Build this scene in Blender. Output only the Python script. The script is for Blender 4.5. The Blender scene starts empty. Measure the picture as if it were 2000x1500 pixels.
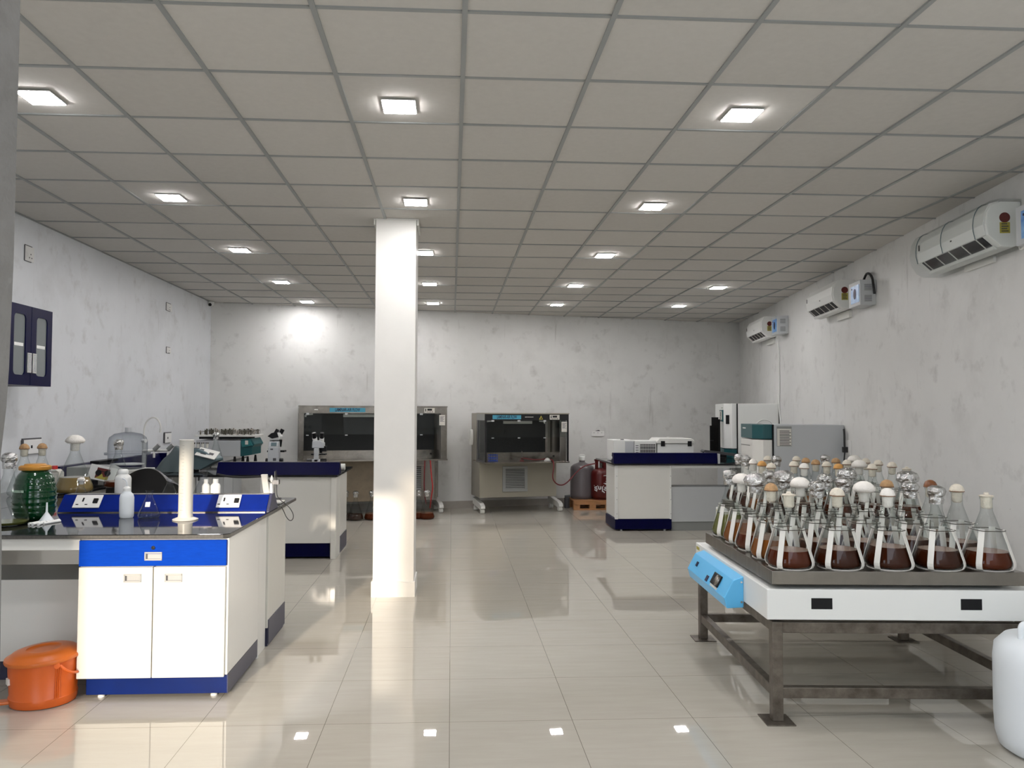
import bpy, bmesh, math, random
from mathutils import Vector, Matrix
random.seed(7)
C = bpy.context.scene.collection
PI = math.pi

# ------------------------------------------------------------------ camera, world, sun, exposure
CAM = Vector((0, 0, 1.5023)); FPX = 1498.4; CX = 962.6; CY = 749.7
YAW, PITCH, ROLL = 0.05354, 0.03754, 0.00383
fw = Vector((math.sin(YAW)*math.cos(PITCH), math.cos(YAW)*math.cos(PITCH), math.sin(PITCH)))
rt0 = Vector((math.cos(YAW), -math.sin(YAW), 0)); up0 = rt0.cross(fw)
rt = rt0*math.cos(ROLL)+up0*math.sin(ROLL); up = -rt0*math.sin(ROLL)+up0*math.cos(ROLL)
cd = bpy.data.cameras.new('camera'); cam = bpy.data.objects.new('camera', cd); C.objects.link(cam)
cam.matrix_world = Matrix(((rt.x, up.x, -fw.x, CAM.x), (rt.y, up.y, -fw.y, CAM.y), (rt.z, up.z, -fw.z, CAM.z), (0, 0, 0, 1)))
cd.sensor_width = 36; cd.lens = FPX/2000*36; cd.shift_x = (1000-CX)/2000; cd.clip_start = .05; cd.clip_end = 200
bpy.context.scene.camera = cam

def at(u, v, x=None, y=None, z=None):          # a point seen at (u, v) of the photograph, on one plane of the room
    d = fw+rt*((u-CX)/FPX)-up*((v-CY)/FPX)
    t = (x-CAM.x)/d.x if x is not None else (y-CAM.y)/d.y if y is not None else (z-CAM.z)/d.z
    return CAM+d*t

w = bpy.data.worlds.new('world'); bpy.context.scene.world = w; w.use_nodes = True
w.node_tree.nodes['Background'].inputs[0].default_value = (.80, .86, .95, 1)
w.node_tree.nodes['Background'].inputs[1].default_value = 3.1
sd = bpy.data.lights.new('sun', 'SUN'); sd.energy = 3.8; sd.angle = math.radians(1.8); sd.color = (1, .86, .70)
sun = bpy.data.objects.new('sun', sd); C.objects.link(sun); sun.location = (-3, -10, 5)
sun.rotation_euler = Vector((.15, 1, -.262)).to_track_quat('-Z', 'Y').to_euler()
LEDW = 105.0
vs = bpy.context.scene.view_settings; bpy.context.scene.display_settings.display_device = 'sRGB'
vs.view_transform = 'Standard'; vs.look = 'None'; vs.gamma = 1; vs.exposure = 0.40; vs.use_curve_mapping = False
bpy.context.scene.cycles.transparent_max_bounces = 40

# ------------------------------------------------------------------ helpers
class G:
    def __init__(s): s.bm = bmesh.new(); s.mi = 0
    def _f(s, vs_):
        try: f = s.bm.faces.new(vs_); f.material_index = s.mi; return f
        except ValueError: return None
    def box(s, x0, x1, y0, y1, z0, z1, M=None):
        P = [(x, y, z) for z in (z0, z1) for (x, y) in ((x0, y0), (x1, y0), (x1, y1), (x0, y1))]
        v = [s.bm.verts.new((M @ Vector(p)) if M else p) for p in P]
        for q in ((3, 2, 1, 0), (4, 5, 6, 7), (0, 1, 5, 4), (1, 2, 6, 5), (2, 3, 7, 6), (3, 0, 4, 7)): s._f([v[i] for i in q])
        return s
    def quad(s, *p):
        s._f([s.bm.verts.new(q) for q in p]); return s
    def lathe(s, prof, c=(0, 0, 0), seg=24, M=None, jit=0, sx=1, sy=1, arc=None):
        rings = []
        c = Vector(c)
        for (r, z) in prof:
            if r < 1e-6:
                p = c+Vector((0, 0, z)); rings.append([s.bm.verts.new((M @ p) if M else p)])
            else:
                ring = []
                for i in range(seg):
                    a = 2*PI*i/seg; rr = r*(1+random.uniform(-jit, jit)); zz = z+random.uniform(-jit, jit)*r*.6
                    p = c+Vector((rr*math.cos(a)*sx, rr*math.sin(a)*sy, zz)); ring.append(s.bm.verts.new((M @ p) if M else p))
                rings.append(ring)
        for a, b in zip(rings, rings[1:]):
            for i in range(seg):
                j = (i+1) % seg
                if len(a) == 1 and len(b) == 1: continue
                if len(a) == 1: s._f([a[0], b[j], b[i]])
                elif len(b) == 1: s._f([a[i], a[j], b[0]])
                else: s._f([a[i], a[j], b[j], b[i]])
        return s
    def cyl(s, p0, p1, r, seg=16, r2=None):
        p0, p1 = Vector(p0), Vector(p1); d = p1-p0; L = d.length
        M = Matrix.Translation(p0) @ d.to_track_quat('Z', 'Y').to_matrix().to_4x4()
        return s.lathe([(0, 0), (r, 0), (r if r2 is None else r2, L), (0, L)], seg=seg, M=M)
    def tube(s, pts, r, seg=8, closed=False, smooth=0):
        P = [Vector(p) for p in pts]
        for _ in range(smooth):
            Q = [] if closed else [P[0]]
            n = len(P)
            for i in range(n if closed else n-1):
                a, b = P[i], P[(i+1) % n]; Q += [a*.75+b*.25, a*.25+b*.75]
            if not closed: Q.append(P[-1])
            P = Q
        n = len(P); rings = []; prev = None
        for i in range(n):
            if closed: t = P[(i+1) % n]-P[i-1]
            else: t = P[min(i+1, n-1)]-P[max(i-1, 0)]
            if t.length < 1e-9: t = Vector((0, 0, 1))
            t.normalize()
            nrm = (prev-t*prev.dot(t)) if prev else (Vector((0, 0, 1)).cross(t) if abs(t.z) < .95 else Vector((1, 0, 0)).cross(t))
            nrm.normalize(); prev = nrm; b = t.cross(nrm)
            rings.append([s.bm.verts.new(P[i]+(nrm*math.cos(2*PI*k/seg)+b*math.sin(2*PI*k/seg))*r) for k in range(seg)])
        for i in range(n if closed else n-1):
            a, b = rings[i], rings[(i+1) % n]
            for k in range(seg): s._f([a[k], a[(k+1) % seg], b[(k+1) % seg], b[k]])
        if not closed: s._f(rings[0][::-1]); s._f(rings[-1])
        return s
    def prism(s, poly, axis, a, b, M=None):      # polygon (counter-clockwise) swept along an axis
        def mk(p, t):
            q = {'x': (t, p[0], p[1]), 'y': (p[0], t, p[1]), 'z': (p[0], p[1], t)}[axis]
            return s.bm.verts.new((M @ Vector(q)) if M else q)
        A = [mk(p, a) for p in poly]; B = [mk(p, b) for p in poly]; n = len(poly)
        s._f(A[::-1]); s._f(B)
        for i in range(n): s._f([A[i], A[(i+1) % n], B[(i+1) % n], B[i]])
        return s
    def ribbon(s, pts, width_dir, w_, th):       # flat strip following points
        P = [Vector(p) for p in pts]; wd = Vector(width_dir).normalized()*w_/2; rings = []
        for i in range(len(P)):
            t = (P[min(i+1, len(P)-1)]-P[max(i-1, 0)]).normalized(); n_ = t.cross(wd.normalized())*th/2
            rings.append([s.bm.verts.new(q) for q in (P[i]-wd-n_, P[i]+wd-n_, P[i]+wd+n_, P[i]-wd+n_)])
        for a, b in zip(rings, rings[1:]):
            for k in range(4): s._f([a[k], a[(k+1) % 4], b[(k+1) % 4], b[k]])
        s._f(rings[0][::-1]); s._f(rings[-1]); return s
    def out(s, name, mats, parent=None, bevel=0, smooth=False, seg=2, loc=None, rz=None, split=False):
        bm = s.bm; bmesh.ops.recalc_face_normals(bm, faces=bm.faces)
        if split:                                  # every loose piece becomes a part of its own
            seen = set(); last = None
            for v in list(bm.verts):
                if v in seen: continue
                isl = []; st = [v]; seen.add(v)
                while st:
                    q = st.pop(); isl.append(q)
                    for e in q.link_edges:
                        o_ = e.other_vert(q)
                        if o_ not in seen: seen.add(o_); st.append(o_)
                h = G(); mp = {q: h.bm.verts.new(q.co) for q in isl}
                for f in {f for q in isl for f in q.link_faces}:
                    nf = h.bm.faces.new([mp[q] for q in f.verts]); nf.material_index = f.material_index
                last = h.out(name, mats, parent, bevel, smooth, seg)
            bm.free(); return last
        me = bpy.data.meshes.new(name); bm.to_mesh(me); bm.free()
        if not isinstance(mats, (list, tuple)): mats = [mats]
        for m in mats: me.materials.append(m)
        if smooth:
            me.shade_smooth(); me.set_sharp_from_angle(angle=math.radians(smooth if smooth is not True else 40))
        o = bpy.data.objects.new(name, me); C.objects.link(o)
        if parent: o.parent = parent
        if loc is not None: o.location = loc
        if rz is not None: o.rotation_euler = (0, 0, rz)
        if bevel:
            b = o.modifiers.new('bevel', 'BEVEL'); b.width = bevel; b.segments = seg; b.limit_method = 'ANGLE'; b.angle_limit = math.radians(50)
        return o

def tag(o, label=None, cat=None, group=None, kind=None):
    if label: o['label'] = label
    if cat: o['category'] = cat
    if group: o['group'] = group
    if kind: o['kind'] = kind
    return o
def thing(name, label, cat, loc=(0, 0, 0), rz=0, group=None):
    o = bpy.data.objects.new(name, None); C.objects.link(o); o.location = loc; o.rotation_euler = (0, 0, rz)
    o.empty_display_size = .05
    return tag(o, label, cat, group)
def dup(o, parent=None):
    c = o.copy(); C.objects.link(c); c.parent = parent
    for ch in [k for k in KIDS(o)]: dup(ch, c)
    return c
def KIDS(o): return list(o.children)

# ------------------------------------------------------------------ materials
def mat(name, col, rough=.5, metal=0, noise=0, nscale=8, col2=None, bump=0, bscale=60, spec=.5, trans=0, alpha=1, coat=0, stretch=None, emit=None, es=0, ior=1.5):
    m = bpy.data.materials.new(name); m.use_nodes = True; nt = m.node_tree; N = nt.nodes; L = nt.links
    b = N['Principled BSDF']
    b.inputs['Base Color'].default_value = (*col, 1); b.inputs['Roughness'].default_value = rough; b.inputs['Metallic'].default_value = metal
    b.inputs['Specular IOR Level'].default_value = spec; b.inputs['Transmission Weight'].default_value = trans; b.inputs['Alpha'].default_value = alpha
    b.inputs['Coat Weight'].default_value = coat; b.inputs['IOR'].default_value = ior
    if emit: b.inputs['Emission Color'].default_value = (*emit, 1); b.inputs['Emission Strength'].default_value = es
    tc = N.new('ShaderNodeTexCoord'); mp = N.new('ShaderNodeMapping'); L.new(tc.outputs['Object'], mp.inputs[0])
    if stretch: mp.inputs['Scale'].default_value = stretch
    if noise:
        n = N.new('ShaderNodeTexNoise'); n.inputs['Scale'].default_value = nscale; n.inputs['Detail'].default_value = 6; n.inputs['Roughness'].default_value = .6
        r = N.new('ShaderNodeValToRGB'); r.color_ramp.elements[0].position = .3; r.color_ramp.elements[1].position = .72
        c2 = col2 or tuple(max(0, c*(1-noise)) for c in col)
        r.color_ramp.elements[0].color = (*c2, 1); r.color_ramp.elements[1].color = (*col, 1)
        L.new(mp.outputs[0], n.inputs[0]); L.new(n.outputs['Fac'], r.inputs[0]); L.new(r.outputs[0], b.inputs['Base Color'])
    if bump:
        n2 = N.new('ShaderNodeTexNoise'); n2.inputs['Scale'].default_value = bscale; n2.inputs['Detail'].default_value = 4
        bp = N.new('ShaderNodeBump'); bp.inputs['Strength'].default_value = bump; bp.inputs['Distance'].default_value = .01
        L.new(mp.outputs[0], n2.inputs[0]); L.new(n2.outputs['Fac'], bp.inputs['Height']); L.new(bp.outputs[0], b.inputs['Normal'])
    return m

def wall_mat(name, base, dirt=(.36, .35, .33)):
    m = mat(name, base, rough=.42, spec=.35); nt = m.node_tree; N = nt.nodes; L = nt.links; b = N['Principled BSDF']
    tc = N.new('ShaderNodeTexCoord')
    def noise(sc, det, lo, hi, stretch=(1, 1, 1), rough=.6):
        mp = N.new('ShaderNodeMapping'); mp.inputs['Scale'].default_value = stretch
        n = N.new('ShaderNodeTexNoise'); n.inputs['Scale'].default_value = sc; n.inputs['Detail'].default_value = det; n.inputs['Roughness'].default_value = rough
        r = N.new('ShaderNodeMapRange'); r.inputs[1].default_value = lo; r.inputs[2].default_value = hi
        L.new(tc.outputs['Object'], mp.inputs[0]); L.new(mp.outputs[0], n.inputs[0]); L.new(n.outputs['Fac'], r.inputs[0]); return r.outputs[0]
    def mix(fac, a, c, k):
        mm = N.new('ShaderNodeMath'); mm.operation = 'MULTIPLY'; mm.inputs[1].default_value = k; L.new(fac, mm.inputs[0])
        x = N.new('ShaderNodeMix'); x.data_type = 'RGBA'; L.new(mm.outputs[0], x.inputs[0])
        if isinstance(a, tuple): x.inputs[6].default_value = (*a, 1)
        else: L.new(a, x.inputs[6])
        x.inputs[7].default_value = (*c, 1); return x.outputs[2]
    c = mix(noise(.9, 5, .45, .8), base, tuple(k*.86 for k in base), .8)
    c = mix(noise(5, 8, .57, .76), c, dirt, .5)
    c = mix(noise(1.7, 6, .52, .72), c, dirt, .28)
    c = mix(noise(3.2, 6, .64, .74, (3, 3, .28)), c, dirt, .48)          # vertical streaks
    c = mix(noise(26, 3, .74, .78), c, (.16, .15, .14), .5)               # chips
    L.new(c, b.inputs['Base Color'])
    n2 = N.new('ShaderNodeTexNoise'); n2.inputs['Scale'].default_value = 3; n2.inputs['Detail'].default_value = 8
    bp = N.new('ShaderNodeBump'); bp.inputs['Strength'].default_value = .25; bp.inputs['Distance'].default_value = .02
    L.new(tc.outputs['Object'], n2.inputs[0]); L.new(n2.outputs['Fac'], bp.inputs['Height']); L.new(bp.outputs[0], b.inputs['Normal'])
    return m

def floor_mat():
    m = mat('polished_floor_tile', (.5, .48, .43), rough=.05, spec=.6); nt = m.node_tree; N = nt.nodes; L = nt.links; b = N['Principled BSDF']; b.inputs['IOR'].default_value = 1.7
    geo = N.new('ShaderNodeNewGeometry'); sep = N.new('ShaderNodeSeparateXYZ'); L.new(geo.outputs['Position'], sep.inputs[0])
    def mth(op, a, k=None, c=None):
        x = N.new('ShaderNodeMath'); x.operation = op
        L.new(a, x.inputs[0])
        if k is not None:
            if isinstance(k, (int, float)): x.inputs[1].default_value = k
            else: L.new(k, x.inputs[1])
        return x.outputs[0]
    def line(o, off):
        a = mth('SUBTRACT', o, off); a = mth('DIVIDE', a, .6); f = mth('FRACT', a); f = mth('SUBTRACT', f, .5); f = mth('ABSOLUTE', f)
        return mth('GREATER_THAN', f, .5-.0019), mth('FLOOR', a)
    lx, ix = line(sep.outputs[0], -.0013+60*-.6); ly, iy = line(sep.outputs[1], 3.7917-60*.6)
    g = mth('MAXIMUM', lx, ly)
    cmb = N.new('ShaderNodeCombineXYZ'); L.new(ix, cmb.inputs[0]); L.new(iy, cmb.inputs[1])
    wn = N.new('ShaderNodeTexWhiteNoise'); L.new(cmb.outputs[0], wn.inputs[0])
    mp = N.new('ShaderNodeMapping'); mp.inputs['Scale'].default_value = (1.2, 9, 1); L.new(geo.outputs['Position'], mp.inputs[0])
    vadd = N.new('ShaderNodeVectorMath'); vadd.operation = 'ADD'; L.new(mp.outputs[0], vadd.inputs[0]); L.new(wn.outputs['Color'], vadd.inputs[1])
    n = N.new('ShaderNodeTexNoise'); n.inputs['Scale'].default_value = 2.4; n.inputs['Detail'].default_value = 9; n.inputs['Roughness'].default_value = .65; L.new(vadd.outputs[0], n.inputs[0])
    r = N.new('ShaderNodeValToRGB'); r.color_ramp.elements[0].position = .3; r.color_ramp.elements[0].color = (.435, .405, .345, 1)
    r.color_ramp.elements[1].position = .7; r.color_ramp.elements[1].color = (.475, .445, .385, 1); L.new(n.outputs['Fac'], r.inputs[0])
    mx = N.new('ShaderNodeMix'); mx.data_type = 'RGBA'; L.new(g, mx.inputs[0]); L.new(r.outputs[0], mx.inputs[6]); mx.inputs[7].default_value = (.13, .11, .09, 1)
    L.new(mx.outputs[2], b.inputs['Base Color'])
    n3 = N.new('ShaderNodeTexNoise'); n3.inputs['Scale'].default_value = 5; n3.inputs['Detail'].default_value = 5
    rr = N.new('ShaderNodeMapRange'); rr.inputs[3].default_value = .004; rr.inputs[4].default_value = .022; L.new(geo.outputs['Position'], n3.inputs[0]); L.new(n3.outputs['Fac'], rr.inputs[0])
    L.new(rr.outputs[0], b.inputs['Roughness'])
    n4 = N.new('ShaderNodeTexNoise'); n4.inputs['Scale'].default_value = 1.6; bp = N.new('ShaderNodeBump'); bp.inputs['Strength'].default_value = .012; bp.inputs['Distance'].default_value = .05
    L.new(geo.outputs['Position'], n4.inputs[0]); L.new(n4.outputs['Fac'], bp.inputs['Height']); L.new(bp.outputs[0], b.inputs['Normal'])
    return m

def glass_mat(name, tint=(.97, .985, .98), edge=(.72, .75, .75), rough=.02, refl=.5, fac_hi=1.0):
    m = bpy.data.materials.new(name); m.use_nodes = True; nt = m.node_tree; N = nt.nodes; L = nt.links; N.remove(N['Principled BSDF'])
    out = N['Material Output']; t = N.new('ShaderNodeBsdfTransparent'); g = N.new('ShaderNodeBsdfGlossy'); g.inputs['Roughness'].default_value = rough
    lw = N.new('ShaderNodeLayerWeight'); lw.inputs['Blend'].default_value = .35
    mc = N.new('ShaderNodeMix'); mc.data_type = 'RGBA'; mc.inputs[6].default_value = (*tint, 1); mc.inputs[7].default_value = (*edge, 1); L.new(lw.outputs['Facing'], mc.inputs[0]); L.new(mc.outputs[2], t.inputs[0])
    fr = N.new('ShaderNodeFresnel'); ge = N.new('ShaderNodeNewGeometry'); io = N.new('ShaderNodeMapRange')
    io.inputs[3].default_value = 1.5; io.inputs[4].default_value = 1/1.5; L.new(ge.outputs['Backfacing'], io.inputs[0]); L.new(io.outputs[0], fr.inputs[0])
    ml = N.new('ShaderNodeMath'); ml.operation = 'MULTIPLY'; ml.inputs[1].default_value = refl; L.new(fr.outputs[0], ml.inputs[0])
    mx = N.new('ShaderNodeMixShader'); L.new(ml.outputs[0], mx.inputs[0]); L.new(t.outputs[0], mx.inputs[1]); L.new(g.outputs[0], mx.inputs[2]); L.new(mx.outputs[0], out.inputs[0])
    return m

M = {}
M['wall'] = wall_mat('wall_paint_dirty', (.70, .70, .68))
M['wallL'] = wall_mat('wall_paint_left', (.68, .70, .72))
M['column'] = mat('column_paint', (.80, .79, .75), .5, noise=.05, nscale=3, bump=.15, bscale=12)
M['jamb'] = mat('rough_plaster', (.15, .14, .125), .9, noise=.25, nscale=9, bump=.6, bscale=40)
M['out'] = mat('sun_blocker_plaster', (.45, .43, .4), .9)
M['floor'] = floor_mat()
M['tile'] = mat('ceiling_tile', (.60, .585, .55), .85, noise=.05, nscale=30, spec=.2)
M['tile2'] = mat('ceiling_tile_darker', (.57, .555, .52), .85, noise=.06, nscale=25, spec=.2)
M['tbar'] = mat('ceiling_bar', (.31, .325, .32), .45, spec=.4)
M['gap'] = mat('dark_gap', (.02, .02, .02), .9)
M['skirt'] = mat('skirting_tile', (.42, .39, .35), .15, noise=.15, nscale=6)
M['led'] = mat('led_diffuser', (.9, .9, .9), .5, emit=(1, .97, .98), es=LEDW)
M['ledframe'] = mat('led_frame', (.8, .8, .8), .4)
M['blue'] = mat('blue_laminate', (.0004, .0008, .038), .35, noise=.3, nscale=14, spec=.12)
M['bluedrawer'] = mat('blue_drawer_laminate', (.0005, .050, .42), .5, spec=.06, noise=.18, nscale=20, stretch=(1, 1, 6))
M['bluekick'] = mat('blue_kick_laminate', (.0005, .014, .12), .3, spec=.2, noise=.25, nscale=6)
M['grykick'] = mat('dark_slate_kick', (.035, .037, .075), .35)
M['lam'] = mat('white_laminate', (.76, .755, .71), .22, noise=.02, nscale=2)
M['lamdoor'] = mat('cream_door_laminate', (.66, .65, .59), .25, spec=.35)
M['granite'] = mat('black_granite', (.005, .005, .006), .05, noise=.4, nscale=150, col2=(.02, .02, .022), spec=.6)
M['graedge'] = mat('granite_edge', (.10, .095, .085), .35, noise=.4, nscale=80)
M['steel'] = mat('brushed_steel', (.30, .28, .255), .25, metal=1, noise=.2, nscale=8, stretch=(1, 1, 20))
M['steelc'] = mat('polished_steel', (.36, .335, .30), .2, metal=1, noise=.45, nscale=5, bump=.25, bscale=7)
M['tray'] = mat('tray_steel', (.27, .25, .22), .28, metal=1, noise=.25, nscale=5, stretch=(1, 6, 1))
M['iron'] = mat('weathered_square_tube', (.21, .185, .155), .42, metal=.75, noise=.45, nscale=14, col2=(.09, .075, .06))
M['chrome'] = mat('chrome', (.75, .75, .75), .1, metal=1)
M['satin'] = mat('satin_metal', (.42, .42, .41), .4, metal=.3)
M['black'] = mat('black_plastic', (.007, .007, .008), .4, spec=.25)
M['rubber'] = mat('black_rubber', (.02, .02, .02), .7)
M['white'] = mat('white_paint_metal', (.78, .79, .76), .35)
M['offw'] = mat('off_white_plastic', (.72, .72, .68), .4)
M['grey'] = mat('light_grey_metal', (.50, .52, .53), .4)
M['mgrey'] = mat('mid_grey_metal', (.27, .28, .27), .45)
M['dgrey'] = mat('dark_grey', (.07, .07, .075), .4)
M['teal'] = mat('teal_panel', (.012, .085, .095), .35)
M['tealgrey'] = mat('slate_teal_body', (.10, .155, .17), .5)
M['sky'] = mat('sky_blue_enamel', (.12, .50, .86), .3)
M['orange'] = mat('orange_plastic', (.72, .13, .015), .35, noise=.12, nscale=5)
M['orangelid'] = mat('orange_lid', (.60, .14, .02), .3)
M['green'] = mat('green_jar_plastic', (.0, .036, .009), .12, coat=.3)
M['yellow'] = mat('ochre_lid', (.50, .23, .03), .35)
M['beige'] = mat('beige_enamel', (.30, .28, .225), .4, noise=.06, nscale=3)
M['filter'] = mat('filter_mesh', (.035, .037, .037), .6, noise=.4, nscale=90, spec=.2)
M['lafblack'] = mat('black_fascia', (.012, .012, .014), .25)
M['tan'] = mat('tan_hood_panel', (.27, .215, .145), .45, noise=.25, nscale=9)
M['sign'] = mat('sign_blue', (.09, .36, .50), .5, spec=.2)
M['ink'] = mat('ink_navy', (.01, .01, .05), .5)
M['inkw'] = mat('ink_white', (.75, .75, .75), .5)
M['paper'] = mat('paper_label', (.68, .66, .60), .7)
M['redpanel'] = mat('dark_red_gas_paint', (.095, .006, .005), .35, noise=.15, nscale=9)
M['redcap'] = mat('red_cap', (.55, .03, .03), .35)
M['redhose'] = mat('red_rubber_hose', (.14, .012, .015), .4)
M['wood'] = mat('pallet_wood', (.48, .23, .09), .6, noise=.35, nscale=6, stretch=(1, 8, 8))
M['pe'] = mat('translucent_plastic', (.74, .78, .80), .45, spec=.4)
M['pecream'] = mat('cylinder_plastic', (.60, .585, .53), .35)
M['carboy'] = mat('cloudy_carboy', (.13, .115, .12), .3)
M['cotton'] = mat('cotton_cream', (.80, .74, .62), .95, noise=.12, nscale=60, bump=.5, bscale=120)
M['cottonw'] = mat('cotton_white', (.86, .83, .77), .95, noise=.06, nscale=60, bump=.4, bscale=120)
M['cottont'] = mat('cotton_tan', (.58, .36, .18), .9, noise=.3, nscale=50, bump=.5, bscale=120)
M['cottono'] = mat('cotton_orange', (.72, .38, .12), .9, noise=.25, nscale=50, bump=.5, bscale=120)
M['cottonb'] = mat('cotton_brown_varnished', (.25, .09, .03), .35, noise=.6, nscale=35)
M['band'] = mat('rubber_band', (.20, .10, .05), .6)
M['foil'] = mat('aluminium_foil', (.76, .76, .74), .27, metal=1, noise=.5, nscale=45, bump=1.0, bscale=55)
M['glass'] = glass_mat('flask_glass')
M['glassb'] = glass_mat('small_flask_glass', (.95, .96, .97), (.62, .66, .7), refl=1.0)
M['pane'] = glass_mat('clear_pane', (.93, .95, .95), (.7, .75, .75), refl=.35)
M['smoke'] = glass_mat('smoked_acrylic', (.10, .10, .11), (.04, .04, .05))
M['tint'] = glass_mat('sun_dimming_pane', (.55, .52, .47), (.4, .4, .4), refl=.6)
M['desic'] = glass_mat('desiccator_plastic', (.86, .88, .90), (.55, .57, .6))
M['wrap'] = glass_mat('plastic_wrap', (.97, .98, .98), (.85, .88, .88), rough=.10, refl=.8)
M['liqbrown'] = mat('liquid_brown', (.040, .0085, .0025), .06, noise=.25, nscale=4, spec=.08)
M['liqred'] = mat('liquid_red_brown', (.075, .013, .003), .06, spec=.08)
M['liqamber'] = mat('liquid_amber', (.20, .065, .012), .06, spec=.08)
M['liqgreen'] = mat('liquid_olive', (.13, .13, .035), .06, spec=.25)
M['liqtop'] = mat('liquid_surface', (.22, .10, .055), .2)
M['liqyel'] = mat('liquid_straw', (.22, .15, .05), .05, coat=.3)
M['liqdark'] = mat('liquid_dark', (.03, .012, .006), .05, coat=.3)
M['tarp'] = mat('grey_green_cover', (.07, .095, .10), .55, bump=.3, bscale=10)
M['leather'] = mat('black_leatherette', (.012, .012, .013), .35)
M['strapw'] = mat('white_powder_coat', (.72, .71, .66), .35)
M['wire'] = mat('dark_spring_wire', (.07, .065, .05), .35, metal=.8)
M['sticker'] = mat('blue_sticker', (.03, .16, .55), .3, noise=.5, nscale=12, col2=(.25, .5, .8))
M['stary'] = mat('yellow_label', (.42, .36, .06), .5)
M['starr'] = mat('dark_red_label', (.12, .015, .012), .5)
M['socket'] = mat('socket_plate', (.80, .80, .78), .35)
M['cable'] = mat('black_cable', (.012, .012, .012), .5)
M['greenp'] = mat('green_tape_label', (.35, .45, .36), .6)

# ------------------------------------------------------------------ the setting
ZC = 3.107
GX, GY, GS = -1.765, 3.624, .603
def wl(x): return 12.2+.219*x                    # far wall line
def wr(y): return 3.017+.1555*y                  # right wall line
xl = -3.535
YB = .5                                            # inner face of the front wall
cl = (xl, wl(xl)); yr = (12.2+.219*3.017)/(1-.219*.1555); cr = (wr(yr), yr)

g = G(); g.box(-6, 6, -6, 15, -.2, 0); tag(g.out('floor', M['floor']), kind='structure')
g = G(); g.box(xl-.25, xl, .2, cl[1]+.3, 0, 3.5); tag(g.out('wall_left', M['wallL']), kind='structure')
g = G(); g.prism([(cl[0]-.25, wl(cl[0]-.25)), (cr[0]+.3, wl(cr[0]+.3)), (cr[0]+.3, wl(cr[0]+.3)+.25), (cl[0]-.25, wl(cl[0]-.25)+.25)], 'z', 0, 3.5); tag(g.out('wall_back', M['wall']), kind='structure')
g = G(); g.prism([(wr(.2), .2), (wr(.2)+.25, .2), (cr[0]+.25, cr[1]+.2), (cr[0], cr[1]+.0)], 'z', 0, 3.5); tag(g.out('wall_right', M['wall']), kind='structure')
# front wall beside the photographer: jamb, sun window and added dimming pane further left, door opening on the right widened for daylight
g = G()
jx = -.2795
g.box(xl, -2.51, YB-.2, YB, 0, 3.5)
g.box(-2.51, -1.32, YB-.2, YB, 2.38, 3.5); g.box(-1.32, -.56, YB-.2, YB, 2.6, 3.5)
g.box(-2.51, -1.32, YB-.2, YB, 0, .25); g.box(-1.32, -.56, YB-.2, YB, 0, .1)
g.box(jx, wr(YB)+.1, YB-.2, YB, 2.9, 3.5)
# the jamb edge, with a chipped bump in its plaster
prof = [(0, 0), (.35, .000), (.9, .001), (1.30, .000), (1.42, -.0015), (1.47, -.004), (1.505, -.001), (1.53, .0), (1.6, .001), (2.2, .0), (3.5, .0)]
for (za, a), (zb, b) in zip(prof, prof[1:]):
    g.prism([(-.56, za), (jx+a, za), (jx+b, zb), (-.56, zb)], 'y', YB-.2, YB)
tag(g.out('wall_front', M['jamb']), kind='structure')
g = G(); g.box(-1.32, -.56, YB-.12, YB-.112, .1, 2.6); wi = tag(g.out('window_sun_dimmer', M['tint']), kind='structure')  # tinted pane added to weaken the sun reaching column and floor
g = G()
for x in (-1.32, -.58): g.box(x, x+.02, YB-.14, YB-.09, .1, 2.6)
g.box(-1.25, -.56, YB-.14, YB-.09, .1, .15); g.box(-1.25, -.56, YB-.14, YB-.09, 2.55, 2.6); g.out('sun_dimmer_frame', M['grey'], wi)
g = G(); g.box(-1.22, 5, -4.2, -4.0, 0, 4.1); tag(g.out('wall_sun_blocker', M['out']), kind='structure')  # unseen wall added to keep direct sun out of the door opening

# ceiling: slightly uneven lay-in tiles over a bar grid
g = G(); nx0, nx1, ny0, ny1 = -3, 13, -6, 16
def pol(x, y):  # keep inside the room outline
    return x
rnd = random.Random(3)
def clipx(x, y): return max(xl, min(x, wr(y)))
for i in range(nx0, nx1):
    for j in range(ny0, ny1):
        x0, x1 = GX+GS*i, GX+GS*(i+1); y0, y1 = GY+GS*j, GY+GS*(j+1)
        if x1 < xl or x0 > wr(y1) or y1 < YB-.1 or y0 > wl(x1)+.2: continue
        t = [rnd.uniform(0, .004)+.003 for _ in range(4)]
        g.mi = 0 if rnd.random() < .7 else 1
        g.quad((x0+.004, y0+.004, ZC+t[0]), (x0+.004, y1-.004, ZC+t[1]), (x1-.004, y1-.004, ZC+t[2]), (x1-.004, y0+.004, ZC+t[3]))
g.mi = 2; g.box(xl-.2, 6.2, YB-.3, 14.2, ZC+.012, ZC+.05)
tag(g.out('ceiling', [M['tile'], M['tile2'], M['gap']]), kind='structure')
g = G()
for i in range(nx0, nx1):
    x = GX+GS*i
    if x < xl: continue
    ya = YB-.1
    if x > wr(ya): ya = (x-3.017)/.1555
    g.prism([(x-.011, ZC-.004), (x+.011, ZC-.004), (x+.011, ZC+.006), (x-.011, ZC+.006)], 'y', ya, wl(x)+.02)
for j in range(ny0, ny1):
    y = GY+GS*j
    if y < YB-.1: continue
    x0 = xl; x1 = wr(y)
    if y > cl[1]: x0 = (y-12.2)/.219
    if x1 > x0: g.box(x0, x1, y-.009, y+.009, ZC-.001, ZC+.006)
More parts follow.
